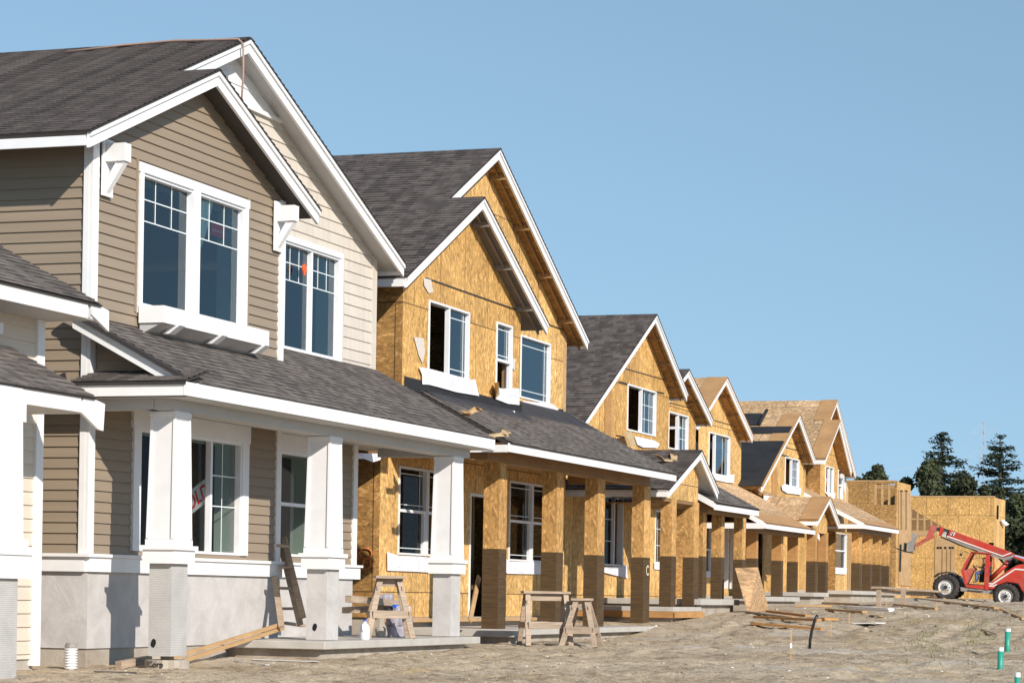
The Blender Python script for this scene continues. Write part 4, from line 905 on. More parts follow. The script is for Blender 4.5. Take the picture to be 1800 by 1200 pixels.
for f0, f1, g0, g1 in ((-.02, .60, -.02, .60), (.655, .81, .72, .815)):
    b = MB(); b.prism([on5(f0, -24.555), on5(g0, -17.479), on5(g1, -17.479), on5(f1, -24.555)], Vector((0, -sl5, 1)).normalized() * -.012); b.build('roofing_felt', M['felt'], H5)
for k in range(3):
    b = MB(); f = .2 + .2 * k; b.bar(on5(f, -24.555, .024), on5(f, -17.523, .024), .012, .01); b.build('felt_seam', M['steel'], H5)
b = MB(); b.prism([on5(.83, -19.308, .03), on5(.83, -18.639, .03), on5(1.0, -18.639, .03), on5(1.0, -19.308, .03)], (0, 0, .02)); b.build('felt_sheet', M['felt'], H5)
tb = MB(); tb.tube([on5(.83, -18.55, .06), on5(1.04, -18.55, .06)], .055, 10); tag(tb.build('felt_roll', M['felt']), 'black roll of roofing felt lying on the bare roof deck', 'felt roll')
beam(H5, 'shell_wall', 'osb_dk', -24.555, -17.88, wr5 - .06, wr5, 0, 3.773); beam(H5, 'shell_wall', 'black', -24.555, -22.951, 73.884, wr5, 0, 3.773)
G = -15.626; gL = ax(1437, 912, G); gP = ax(1458, 873, G); gR = ax(1475, 918, G)
gable(H5, G, -15.849, gL, gP, gR, -17.858, 'osb_roof', None, 'osb_dk', strip=.524, rafters=0, expo=None)
b = MB(); s1 = (gP[1] - gL[1]) / (gP[0] - gL[0]); ya = gL[0] + .25; yb_ = gR[0] - .524; wallX(b, -15.871, [(ya, 1.939), (yb_, 1.939), (yb_, gP[1] - s1 * (yb_ - gP[0]) - .12), (gP[0], gP[1] - .12), (ya, gL[1] + s1 * .25 - .12)]); b.build('gable_wall', M['osb_v'], H5)
pcol(H5, -15.849, 1418, 1433.5, 1437, 1.991, 986, 1041, m='wood_o'); pcol(H5, -15.849, 1438, 1452, 1456, 1.991, 987, 1041, m='wood_o')
zt = ax(1440, 1041, -15.626)[1]; porch_slab(H5, -17.858, -15.626, ax(1431, 1041, -15.626)[0], ax(1457, 1041, -15.626)[0], zt, th=.12)
b = MB(); yw = ax(1413, 950, -17.802)[0]; wallX(b, -17.802, [(w4r + 1.258, .05), (yw + 3, .05), (yw + 3, 2.306), (w4r + 1.258, 2.306)]); b.build('porch_wall', M['osb'], H5)
beam(H5, 'foundation', 'concrete', -24.555, -17.813, w4r + 1.258, yw + 3, -.629, .045)

# HOUSE 6 ------------------------------------------------------------------
H6 = thing('sheathed_house', 'farthest roofed house, bare deck roof, twin gables and a porch of four plain posts', 'house', (-17.858, 79.648, -.1))
oB, oM = -17.467, -17.837
q = [ax(1450, 805, oB), ax(1476, 738, oB), ax(1497, 826, oB), ax(1471, 703, oM), ax(1504, 831, oM)]
s6 = (q[1][1] - q[0][1]) / (q[1][0] - q[0][0])
P6 = dict(eL=q[0][0], z0=q[0][1], pB=q[1][0], eB=q[2][0], zB=q[2][1], pM=q[3][0], eM=q[4][0], zM=q[4][1], s=s6, oB=oB, oM=oM, XM=-18.214, back=-27.344, rd=.2)
P6['s'] = (q[3][1] - q[0][1]) / (q[3][0] - q[0][0])
zl, zB, zM, sB, sM = roofs_type_one(H6, P6, 'osb_roof', 'osb_dk', expo=None)
for X0, X1, ya, yb_ in ((oB - .524, oB + .035, P6['eL'], P6['pB']), (oM - .524, oM + .035, P6['pB'], P6['pM'])):
    n = Vector((0, -s6, 1)).normalized() * .02; b = MB(); b.prism([Vector((X0, ya, zl(ya))) + n, Vector((X1, ya, zl(ya))) + n, Vector((X1, yb_, zl(yb_))) + n, Vector((X0, yb_, zl(yb_))) + n], -n * .419); b.build('overhang_deck', M['ply_strip'], H6)
yl6 = ax(1442, 830, -17.858)[0]; yr6 = ax(1487, 840, -17.858)[0]; ym6 = ax(1491.5, 850, -18.214)[0]
u1 = wpx(1451, 818, 866, 1465, -17.858); u2 = wpx(1473, 825, 880, 1480.5, -17.858); u3 = wpx(1483, 833, 886, 1486.5, -18.214)
b = MB(); wallX(b, -17.858, [(yl6, 2.306), (yr6, 2.306), (yr6, zB - sB * (yr6 - P6['pB']) - lo), (P6['pB'], zB - lo), (yl6, zl(yl6) - lo)], holes=[u1, u2]); b.build('bay_wall', M['osb_v'], H6)
b = MB(); wallY(b, yl6, [(-26.787, 0), (-17.858, 0), (-17.858, zl(yl6) - .1), (-26.787, zl(yl6) - .1)]); b.build('side_wall', M['osb_dk'], H6)
b = MB(); main_front(b, -18.214, P6['pB'], zB, sB, yr6 - .05, ym6, 2.306, P6['pM'], zM, sM, holes=[u3]); b.build('front_wall', M['osb_v'], H6)
beam(H6, 'shell_wall', 'osb_dk', -26.787, -18.639, ym6 - .06, ym6, 0, 4.087)
window(H6, -17.858, *u1, style='slider', trim=0, open_=0); window(H6, -17.858, *u2, style='hung', trim=0); window(H6, -18.214, *u3, style='picture', trim=0)
flash(H6, -17.813, [(1452, 866), (1468, 866), (1467, 879), (1460, 878)]); flash(H6, -17.813, [(1472, 880), (1482, 882), (1481, 889), (1472, 887)]); flash(H6, -18.528, [(1482, 886), (1489, 888), (1488, 894), (1482, 892)])
pe6 = -15.849; ya = ax(1521, 920, pe6)[0]; yb_ = ax(1580, 930, pe6)[0]; z6 = ax(1550, 924, pe6)[1]
zf = porch_roof(H6, pe6, ya, yb_, z6, .5, -18.55, 'osb_roof', strip=.35, expo=None)
beam(H6, 'fascia', 'trim', -18.304, pe6 - .04, ya - .04, ya - .005, z6 - .17, z6 - .03)
ceiling(H6, 'osb_dk', -18.528, pe6 - .05, ya, yb_, z6 - .02, z6 - .01); beam(H6, 'porch_beam', 'wood_dk', -16.463, -16.072, ya + .1, yb_ - .1, z6 - .3, z6 - .03)
for a in ((1497, 1511, 1515, 989), (1516, 1530, 1533.8, 991), (1534, 1547, 1550, 992), (1550, 1562, 1564, 994)): pcol(H6, -16.244, a[0], a[1], a[2], z6 - .25, a[3], 1038.5)
zt = ax(1530, 1038.5, pe6)[1]; porch_slab(H6, -18.528, pe6, ax(1500, 1039, pe6)[0], yb_, zt, th=.12)
u = wpx(1466, 935, 998, 1487, -19.42); b = MB(); wallX(b, -19.42, [(yl6 - .524, .1), (ym6 + 6, .1), (ym6 + 6, 2.725), (yl6 - .524, 2.725)], holes=[u]); b.build('porch_wall', M['osb_v'], H6); window(H6, -19.42, *u, style='hung', trim=0, glass='glass_lo'); flash(H6, -19.375, [(1465, 998), (1489, 998), (1487, 1009), (1467, 1008)])
beam(H6, 'back_wall', 'black', -21.6, -21.5, yl6 - .5, ym6 + 6, .1, 2.8)  # black sheet added behind the pane so the room looks dark
for x in (1492, 1495.5, 1499): q = ax(x, 950, -18.081)[0]; b = MB(); b.box(-18.126, -18.081, q, q + .12, zt, z6 - .02); b.build('stud', M['wood'], H6)

# FRAMED BUILDINGS ----------------------------------------------------------
FA = thing('framed_house', 'roofless two storey framed shell with a three stud window opening, behind the four post porch', 'house', (-24, 126, 0))
YA = 126.0; xa, zt_ = ay(1484, 843, YA); xb, zt2_ = ay(1577, 849, YA); zt_ = (zt_ + zt2_) / 2
hA = ay(1537, 848, YA); hB = ay(1573, 887, YA); hole = (hA[0], hB[0], hB[1], zt_ - .12)
b = MB(); wallY(b, YA, [(xa, -.1), (xb, -.1), (xb, zt_), (xa, zt_)], holes=[hole]); b.build('side_wall', M['osb_dk'], FA)
yb2 = ax(1601, 855, xb)[0]; b = MB(); fo_ = [ax(1579.5, 862, xb)[0] + .2, 0]
h1 = wpx(1583, 862, 930, 1587, xb); h2_ = wpx(1592, 864, 930, 1596, xb); h3_ = wpx(1581.5, 955, 1005, 1588, xb)
wallX(b, xb, [(YA, -.1), (yb2, -.1), (yb2, zt_), (YA, zt_)]); b.build('front_wall', M['osb_v'], FA)
px_patch(FA, 'framed_panel', 'wood', xb + .02, [(1579, 860), (1600, 866), (1600, 1030), (1579, 1028)], .03)
for p in ((1583.5, 1585.5), (1592, 1594)): px_patch(FA, 'gap_patch', 'wood_dk', xb + .06, [(p[0], 862), (p[1], 863), (p[1], 930), (p[0], 930)], .005); px_patch(FA, 'gap_patch', 'black', xb + .07, [(p[0] - 1, 861), (p[1] + 1.5, 862), (p[1] + 1.5, 864), (p[0] - 1, 863)], .005)  # dark patches on the solid panel, painted for the shade inside openings
px_patch(FA, 'gap_patch', 'black', xb + .06, [(1581.5, 956), (1585, 956), (1583.5, 1004), (1580.5, 1004)], .005)
beam(FA, 'back_wall', 'osb', xa - 3, xa - 2.9, YA, yb2, -.1, zt_); beam(FA, 'far_wall', 'osb_dk', xa - 2.9, xb - .05, yb2 - .12, yb2, -.1, zt_ - .02); beam(FA, 'side_wall', 'osb_dk', xa - 3, xa - .002, YA, YA + .05, -.1, zt_)
for k in range(4):
    x = hole[0] + (hole[1] - hole[0]) * (k + .02) / 3.05; b = MB(); b.box(x, x + .1, YA + .01, YA + .12, hole[2], hole[3]); b.build('stud', M['wood'], FA)
for f in (.80, .9): b = MB(); z_ = hole[2] + (hole[3] - hole[2]) * f; b.box(hole[0] + .1, hole[1], YA + .02, YA + .10, z_, z_ + .06); b.build('header', M['wood'], FA)
beam(FA, 'top_plate', 'wood', xa, xb + .02, YA - .02, YA + .15, zt_, zt_ + .07)
FB = thing('framed_house', 'long roofless framed shell with a triangle of open studs, behind the red telehandler', 'house', (-23, 143, 0))
YB = 143.0; xa, za_ = ay(1600, 871, YB); xb, zb_ = ay(1748, 876, YB); zT = (za_ + zb_) / 2
t0 = ay(1601, 892, YB); t1 = ay(1667, 932, YB)
b = MB(); zlo = ay(1700, 941, YB)[1]
lap(b, (0, -1, 0), -YB, [[(xa - 4, t0[1]), (xa, t0[1]), (xa, zT), (xa - 4, zT)], [(xa, t0[1]), (t1[0], t1[1]), (t1[0], zT), (xa, zT)], [(t1[0], t1[1]), (xb, t1[1]), (xb, zT), (t1[0], zT)], [(xa - 4, -.4), (xb, -.4), (xb, t1[1]), (xa - 4, t1[1])]],
    holes=[(*[ay(x, 950, YB)[0] for x in (1738, 1755)], *[ay(1738, y, YB)[1] for y in (963, 953)])]); b.build('side_wall', M['osb'], FB)
for k in range(6):
    x = xa + (t1[0] - xa) * k / 5.6; zh = t0[1] + (t1[1] - t0[1]) * (x - xa) / (t1[0] - xa); b = MB(); b.box(x, x + .09, YB + .01, YB + .12, t1[1], zh); b.build('stud', M['wood'], FB)
beam(FB, 'blocking', 'wood', xa, xa + (t1[0] - xa) * .5, YB + .02, YB + .1, (t0[1] + t1[1]) / 2 - .04, (t0[1] + t1[1]) / 2 + .04)
beam(FB, 'band', 'wood', xa, ay(1648, 940, YB)[0], YB - .03, YB - .005, ay(1640, 941, YB)[1], t1[1]); beam(FB, 'inner_wall', 'wood_dk', xa - 3.9, t1[0] + .5, YB + 2.5, YB + 2.6, -.3, t0[1] + .3)  # inner wall in dark lumber colour, standing for shade behind the studs
b = MB(); q0, q1 = ay(1644, 950, YB)[0], ay(1680, 950, YB)[0]; b.box(q0, q1, YB - .03, YB - .005, -.3, ay(1660, 944, YB)[1]); b.build('framed_panel', M['wood'], FB)
for x in (1647, 1652, 1660, 1668, 1673):
    q = ay(x, 962, YB); b = MB(); b.box(q[0], q[0] + .13, YB - .05, YB - .031, q[1] - .06, q[1] + .05); b.build('bolt_hole', M['black'], FB)
for x in (1656, 1664, 1671):
    q = ay(x, 962, YB); b = MB(); b.box(q[0], q[0] + .05, YB - .045, YB - .031, -.2, q[1] - .1); b.build('stud', M['wood_dk'], FB)
yF = ax(1767, 890, xb)[0]; hF = wpx(1752, 887, 912, 1755.5, xb); b = MB(); wallX(b, xb, [(YB, -.4), (yF, -.4), (yF, zT), (YB, zT)], holes=[hF]); b.build('front_wall', M['osb_v'], FB)
beam(FB, 'far_wall', 'osb_dk', xa - 4, xb - .05, yF - .12, yF, -.4, zT - .02); beam(FB, 'top_plate', 'wood', xa - 4, xb + .02, YB - .02, YB + .15, zT, zT + .08)
b = MB(); q = ax(1760, 918, xb); b.prism([(xb + .1, q[0] - 1.0, q[1] + .1), (xb + .12, q[0] - .2, q[1] + .14), (xb + .3, q[0] + .8, q[1] - .1), (xb + .18, q[0] + .5, q[1] - .2), (xb + .1, q[0] - .4, q[1] - .08)], (.05, 0, .03)); b.build('wrap_scrap', M['paper'], FB)

# ---------------------------------------------------------------- loose things on the site
def sawhorse(name, label, cat, loc, yaw, h, tl, tw, bl, bw, m='wood_w', top2=False, rail=.38, group=None):
    """four splayed legs under a top; tl, tw = top size, bl, bw = footprint; loc is the centre of the footprint"""
    r = thing(name, label, cat, loc, group); T = Matrix.Translation(Vector(loc)) @ Matrix.Rotation(yaw, 4, 'Z')
    P = lambda *p: T @ Vector(p)
    def bar(nm, p, q, w_, h_, up_=(0, 0, 1)): b = MB(); b.bar(P(*p), P(*q), w_, h_, upv=(T.to_3x3() @ Vector(up_))); b.build(nm, M[m], r, bevel=.003)
    bar('top_board', (-tl / 2, 0, h - .02), (tl / 2, 0, h - .02), tw, .04)
    bar('beam', (-tl / 2 + .06, 0, h - .10), (tl / 2 - .02, 0, h - .10), .09, .115)
    for sx in (-1, 1):
        for sy in (-1, 1):
            bar('leg', (sx * bl / 2, sy * bw / 2, .0), (sx * (tl / 2 - .08), sy * .075, h - .05), .035, .085, (1, 0, 0))
    k = rail; f = lambda s_, t_: ((bl / 2 * (1 - k) + (tl / 2 - .08) * k) * s_, (bw / 2 * (1 - k) + .075 * k) * t_ + .03 * t_, h * k)
    bar('rail', f(-1, -1), f(1, -1), .03, .11)
    bar('rail', f(-1.05, 1), f(1, 1), .03, .11)
    bar('cross_rail', f(-1.12, -1), f(-1.12, 1), .03, .10); bar('cross_rail', f(1.12, -1), f(1.12, 1), .03, .10)
    k = .80; bar('cross_rail', f(1.05, -1), f(1.05, 1), .03, .06); bar('cross_rail', f(-1.05, -1), f(-1.05, 1), .03, .06)
    return r
def face(px): return AL - atan((px - 900) / F)            # angle from +Y of the view ray, to the left
p1 = ghit(958, 1134); sawhorse('sawhorse', 'grey weathered sawhorse with a long flat top board, left of the step stool', 'sawhorse', p1, face(958) + radians(12), .90, .80, .26, .72, .75)
p2 = ghit(1022, 1136); sawhorse('step_stool', 'wooden step stool with splayed legs, right of the sawhorse on the dirt', 'step stool', p2, face(1022) - radians(8), .80, .34, .26, .56, .80, rail=.34)
q = Vector((-13.95, 34.35, -.68)); sawhorse('sawhorse', 'wooden sawhorse standing on the porch slab behind the milk jug', 'sawhorse', q, face(672) + radians(6), .92, .44, .40, .66, .62)
# wide plank resting across, and boards behind
def plank(name, p, q, w_, t_, label, cat, m='wood', upv=(0, 0, 1), group=None):
    b = MB(); b.bar(p, q, w_, t_, upv=upv); o = b.build(name, M[m], bevel=.002); tag(o, label, cat, group); return o
def P_at(px, py, X): y, z = ax(px, py, X); return Vector((X, y, z))
plank('plank', P_at(612, 1052, -14.3), P_at(700, 1060, -14.3), .10, .10, 'thick grey timber laid through the legs of the porch sawhorse', 'timber', 'wood_w')
plank('plank', P_at(612, 1072, -14.5), P_at(690, 1066, -14.5), .2, .09, 'short grey block stack behind the porch sawhorse', 'timber', 'wood_w')
# jug
c = P_at(641, 1119.5, -13.62); c.z = -.68; b = MB()
prof = [(.0, .0), (.066, .0), (.072, .012), (.072, .15), (.066, .185), (.045, .222), (.022, .24), (.020, .262)]
jug = thing('milk_jug', 'translucent white plastic gallon jug with a blue cap on the porch slab', 'jug', c)
b.tube([c + Vector((0, 0, z_)) for r_, z_ in prof[1:]], [r_ for r_, z_ in prof[1:]], 18); b.build('body', M['plastic'], jug, smooth=True)
b = MB(); b.tube([c + Vector((0, 0, .262)), c + Vector((0, 0, .285))], .023, 14); b.build('cap', M['blue'], jug)
b = MB(); b.tube([c + Vector((-.01, -.055, .225)), c + Vector((.0, -.085, .2)), c + Vector((.0, -.08, .15)), c + Vector((0, -.07, .12))], .011, 8); b.build('handle', M['plastic'], jug, smooth=True)
# wrapped bags
def bag(loc, sx, sy, sz, label, m='bag', seed=0, yaw=0):
    bm = bmesh.new(); bmesh.ops.create_cube(bm, size=1); bmesh.ops.subdivide_edges(bm, edges=bm.edges[:], cuts=5, use_grid_fill=True)
    me = bpy.data.meshes.new('cement_bag'); R_ = Matrix.Rotation(yaw, 3, 'Z')
    for v_ in bm.verts:
        c0 = v_.co.copy(); rr_ = 1 - .35 * max(0, max(abs(c0.x), abs(c0.y)) * 2 - .55); c1 = Vector((c0.x * sx, c0.y * sy, c0.z * sz * (rr_ + .1) + sz / 2))
        c1 += Vector((1, 1, .6)) * .03 * noise.noise(c1 * 9 + Vector((seed, 0, 0))); v_.co = R_ @ c1
    bm.to_mesh(me); bm.free(); me.materials.append(M[m])
    for p in me.polygons: p.use_smooth = True
    uv = me.uv_layers.new(name='UVMap')
    for l in me.loops: uv.data[l.index].uv = me.vertices[l.vertex_index].co.xy
    o = bpy.data.objects.new('cement_bag', me); S.collection.objects.link(o); o.location = loc; tag(o, label, 'bag', 'plastic wrapped bags on the porch slab'); return o
bl_ = P_at(702, 1108, -14.1); bl_.z = -.68
bag(bl_, .34, .50, .17, 'lowest plastic wrapped bag of the stack behind the sawhorse', seed=1, yaw=.3)
bag(bl_ + Vector((0, .02, .165)), .34, .48, .16, 'middle plastic wrapped bag of the stack behind the sawhorse', seed=4, yaw=.2)
bag(bl_ + Vector((-.05, .18, .32)), .26, .25, .15, 'topmost plastic wrapped bag of the stack behind the sawhorse', seed=7, yaw=.5)
bag(P_at(681, 1072, -14.4), .16, .2, .24, 'upright crumpled clear bag with a blue tie beside the stack', seed=9)
b = MB(); c = P_at(669, 1108, -14.2); c.z = -.68; b.tube([c, c + Vector((0, 0, .13)), c + Vector((0, 0, .16))], [.07, .085, .05], 16); tag(b.build('bucket', M['mud']), 'small round tan bucket under the porch sawhorse', 'bucket')
b = MB(); c = P_at(692, 1065, -14.2); b.tube([c, c + Vector((.02, .1, 0))], .03, 10); tag(b.build('tape_roll', M['blue']), 'small dark blue roll beside the plastic bags', 'tape')
# wooden ladder leaning against the entry corner
lad = thing('wooden_ladder', 'old grey wooden stepladder leaning against the entry corner behind the middle white column', 'ladder', (-14.6, 33, -.68))
def LP(px, py, X=-14.7): return P_at(px, py, X)
def lbar(nm, a, b_, w_, h_, m='wood_w', upv=(1, 0, 0)): b = MB(); b.bar(a, b_, w_, h_, upv=upv); b.build(nm, M[m], lad, bevel=.002)
lbar('rail', LP(499, 944, -15.0), LP(533, 1085, -14.45), .04, .08); lbar('rail', LP(483, 1013, -14.9), LP(495, 1101, -14.5), .04, .08); lbar('rail', LP(493, 958, -15.05), LP(497, 975, -15.0), .035, .07)
lbar('brace', LP(495, 962, -15.0), LP(528, 1098, -14.6), .03, .09)
for a, b_ in (((490, 958), (503, 960)), ((495, 997), (512, 995)), ((491, 1033), (520, 1034)), ((496, 1069), (530, 1069)), ((500, 1094), (533, 1099))):
    p, q = LP(*a, -14.85), LP(*b_, -14.8); lbar('step', p, q, .09, .04, upv=(0, 0, 1))
# the two long timbers leaning along the stucco wall
for k, (a, b_) in enumerate((((268, 1166), (496, 1096)), ((300, 1168), (498, 1103)))):
    p = P_at(*a, -14.55); q = P_at(*b_, -14.6); plank('timber', p, q, .04, .05, ('upper' if k == 0 else 'lower') + ' of two long pale timbers sloping up along the grey stucco wall', 'timber', 'wood')
plank('timber', P_at(208, 1168, -14.45), P_at(262, 1158, -14.4), .09, .09, 'dark squared timber end lying in the shade by the first column footing', 'timber', 'wood_w')
# plank leaning by the doorway
plank('plank', P_at(826, 1090, -14.7), P_at(842, 1013, -15.2), .03, .09, 'pale board leaning beside the open doorway near the first board post', 'board', 'wood', (0, 1, 0))
# corrugated drain
g0 = ghit(116, 1172); b = MB(); n = 9
pts, rs = [], []
for k in range(4 * n): pts.append(Vector((-15.02, ax(114, 1170, -15.02)[0], -1.0 + .29 * k / (4 * n)))); rs.append(.082 if k % 4 < 2 else .060)
dr_ = thing('drain_pipe', 'white corrugated drain pipe stub standing at the foot of the grey stucco wall', 'pipe', pts[0]); off = Vector((.22, -.25, 0)); b.tube([p + off for p in pts], rs, 16); b.build('pipe', M['pvc'], dr_)
b = MB(); e = pts[-1] + off; b.tube([e, e + Vector((0, 0, .05))], [.082, .06], 12); b.build('mesh_cap', M['steel_lt'], dr_)
# OSB sheet leaning on house 4's porch
G_ = [ghit(1316, 1075), ghit(1351, 1073)]; u = (G_[1] - G_[0]).normalized(); X4 = -14.1
A = ghit(1314, 1076); Bq = ghit(1351, 1074); tl_ = A + Vector((-1.25, .2, 0)); d = A.length
C_ = ray(1331, 997) * 1.0; D_ = ray(1292, 998)
k1 = (A - Vector((0, 0, 0))).xy.length / Vector((D_.x, D_.y)).length
A2 = D_ * (k1 * 1.008); B2 = C_ * (k1 * 1.008)
b = MB(); nrm = (Bq - A).cross(A2 - A).normalized(); b.prism([A, Bq, B2, A2], nrm * .02); sh = b.build('osb_sheet', M['osb_sheet']); tag(sh, 'loose strand board sheet leaning on edge in front of the porch posts', 'board')
# bench of planks on trestle legs near the telehandler
bn = thing('plank_bench', 'long rough plank bench on two legs in front of the telehandler', 'bench', ghit(1548, 1068))
d0 = ghit(1548, 1066).length
def atd(px, py, dd): r_ = ray(px, py); return r_ * (dd / r_.length)
b = MB(); b.bar(atd(1541, 1032, d0), atd(1660, 1040, d0 + 9), .32, .06); b.build('top_board', M['wood_w'], bn)
b = MB(); b.bar(atd(1545, 1040, d0 + .3), atd(1640, 1044, d0 + 8), .05, .12); b.build('apron', M['wood_w'], bn)
for x, dd in ((1545, 0), (1588, .6)):
    b = MB(); p = atd(x, 1036, d0 + dd); q = Vector((p.x, p.y, gz(p.x, p.y) - .05)); b.bar(p, q, .12, .12); b.build('leg', M['wood_w'], bn)
# scattered timber, one thing each
def ground_board(x0, y0, x1, y1, w_, t_, label, m='wood', cat='board', group='offcuts strewn over the dirt', lift=0):
    p, q = ghit(x0, y0), ghit(x1, y1); p.z += t_ / 2 + .01 + lift; q.z += t_ / 2 + .01 + lift
    return plank('board', p, q, w_, t_, label, cat, m, group=group)
ground_board(1322, 1098, 1446, 1108, .14, .05, 'lowest of the reddish boards in the pile before the leaning sheet', 'wood_o')
ground_board(1328, 1093, 1440, 1099, .14, .05, 'second reddish board of the pile before the leaning sheet', 'wood_o', lift=.08)
ground_board(1350, 1086, 1420, 1095, .12, .05, 'short upper board of the reddish pile before the leaning sheet', 'wood_o', lift=.12)
ground_board(1314, 1077, 1396, 1088, .10, .04, 'dark board running from the leaning sheet to the pile', 'wood_w')
ground_board(1340, 1083, 1402, 1084, .12, .03, 'flat splintered offcut behind the reddish pile', 'wood')
ground_board(1398, 1066, 1462, 1067, .10, .05, 'straight pale stud left of the white painted boards', 'wood')
ground_board(1446, 1061, 1508, 1064, .10, .05, 'pale stud behind the white painted boards', 'wood')
ground_board(1480, 1068, 1566, 1073, .16, .05, 'upper white painted board on the dirt', 'trim'); ground_board(1490, 1072, 1566, 1075, .10, .05, 'lower white painted board on the dirt', 'trim', lift=.0)
ground_board(1454, 1073, 1520, 1078, .12, .05, 'yellow pine board in front of the white painted boards', 'wood')
ground_board(1422, 1087, 1447, 1089, .08, .03, 'small white strip by the black pipe', 'trim'); ground_board(1446, 1090, 1470, 1091, .12, .05, 'short brown block right of the black pipe', 'wood_o')
ground_board(1572, 1064, 1646, 1072, .08, .05, 'thin stud lying right of the bench leg', 'wood'); ground_board(1560, 1038, 1700, 1056, .14, .06, 'long pale plank running from the bench under the front wheel', 'wood')
ground_board(1610, 1052, 1752, 1071, .12, .05, 'long pale plank running past both telehandler wheels', 'wood'); ground_board(1752, 1070, 1800, 1090, .10, .05, 'end of the long plank at the right edge of the photo', 'wood')
ground_board(1600, 1046, 1660, 1053, .12, .05, 'pale plank end beside the bench', 'wood'); ground_board(1655, 1049, 1735, 1056, .12, .05, 'plank in the shade under the telehandler', 'wood')
ground_board(1532, 1082, 1550, 1084, .1, .02, 'tiny yellow offcut behind the white square', 'wood'); ground_board(1726, 1107, 1754, 1116, .05, .02, 'thin green stained lath left of the rear green pipe', 'wood_w')
ground_board(414, 1163, 470, 1170, .07, .012, 'left curled white siding strip lying before the porch slab', 'soffit'); ground_board(445, 1160, 560, 1164, .09, .012, 'right curled white siding strip lying before the porch slab', 'soffit')
ground_board(165, 1182, 240, 1184, .03, .015, 'thin dark lath on the dirt before the grey wall', 'steel')
b = MB(); c = ghit(1532, 1099); b.prism([c + Vector((-.35, -.2, .03)), c + Vector((.15, -.3, .05)), c + Vector((.35, .25, .05)), c + Vector((-.2, .3, .03))], (0, 0, .02)); tag(b.build('white_panel', M['trim']), 'small square white panel lying flat on the dirt', 'panel')
# debris paper on the porch roofs
def scrap(px, py, X, label, sz=.3, m='cardboard', seed=0):
    c = P_at(px, py, X); rnd = random.Random(seed); b = MB()
    pts = [c + Vector((rnd.uniform(-.25, .25) * sz, sz * (k - 2.5) * .42, .03 + .22 * sz * rnd.random() + (.12 if k in (4, 5) else 0))) for k in range(6)]
    for a, q in zip(pts[:-1], pts[1:]): b.prism([a, q, q + Vector((.30 * sz, .06, -.10 * sz)), a + Vector((.30 * sz, -.05, -.08 * sz))], (0, 0, .012))
    tag(b.build('paper_scrap', M[m]), label, 'scrap', 'torn wrapping scraps on the porch roofs')
zs = lambda X: 2.566 + .525 * (-14.022 - X)
def on_roof(px, py):
    best = None
    for i in range(60):
        X = -14.0 - i * .03; y, z_ = ax(px, py, X)
        if z_ <= zs(X) + .02: best = X; break
    return best or -14.4
scrap(868, 772, on_roof(868, 772), 'crumpled brown wrapper at the eave where the two porch roofs meet', .42, seed=4)
scrap(818, 735, -14.5, 'thin yellow strip lying near the top of the tan house porch roof', .35, 'wood', 5)
scrap(1168, 812, -14.9, 'folded brown scrap on the small porch gable roof', .5, seed=8)
# green pipes with white caps
for k, (xb_, yb_, yt, lb) in enumerate(((1770, 1145, 1104, 'farthest green pipe with a white cap, at the right edge'), (1757.5, 1175, 1137, 'middle green pipe with a white cap, on the dirt bank'), (1787, 1215, 1181, 'nearest green pipe with a white cap, cut by the bottom edge'))):
    g_ = ghit(xb_, min(yb_, 1230)); r_ = ray(xb_ + 1.5, yt); tp = r_ * (g_.xy.length / r_.xy.length); rad = .0052 * g_.length * 4400 / 4400 * .22
    rad = 4.8 / F * g_.length
    o = thing('green_pipe', lb, 'pipe', g_, 'capped sewer pipes by the bank'); b = MB(); b.tube([g_ - Vector((0, 0, .2)), tp - Vector((0, 0, .05))], rad, 18); b.build('pipe', M['green'], o, smooth=True)
    b = MB(); b.tube([tp - Vector((0, 0, .05)), tp], rad * 1.08, 18); b.build('cap', M['pvc'], o)
b = MB(); g_ = ghit(1423, 1139); kk = lambda px, py: (lambda r_: r_ * (g_.xy.length / r_.xy.length))(ray(px, py))
b.tube([g_ - Vector((0, 0, .1)), kk(1424, 1125), kk(1427, 1108), kk(1432, 1090), kk(1437, 1080)], .024, 10); tag(b.build('black_pipe', M['hose'], smooth=True), 'black flexible pipe sticking up out of the dirt, curving right', 'pipe')
for k, (x, y, h_, lb) in enumerate(((1390, 1160, 52, 'thin pale stake with a white band in front of the black pipe'), (1460, 1118, 22, 'short pale stake right of the black pipe'), (1646, 1073, 16, 'short stake between bench and telehandler'), (1558, 1065, 10, 'short white stake under the bench'), (1492, 1095, 18, 'short stake left of the white panel'))):
    g_ = ghit(x, y); r_ = ray(x + 1, y - h_); tp = r_ * (g_.xy.length / r_.xy.length); b = MB(); b.bar(g_ - Vector((0, 0, .1)), tp, .012, .02); o = b.build('survey_stake', M['wood']); tag(o, lb, 'stake', 'survey stakes in the dirt')
    if k == 0: b = MB(); m_ = g_.lerp(tp, .42); b.bar(m_, m_ + (tp - g_).normalized() * .07, .018, .028); b.build('flag_band', M['trim'], o)
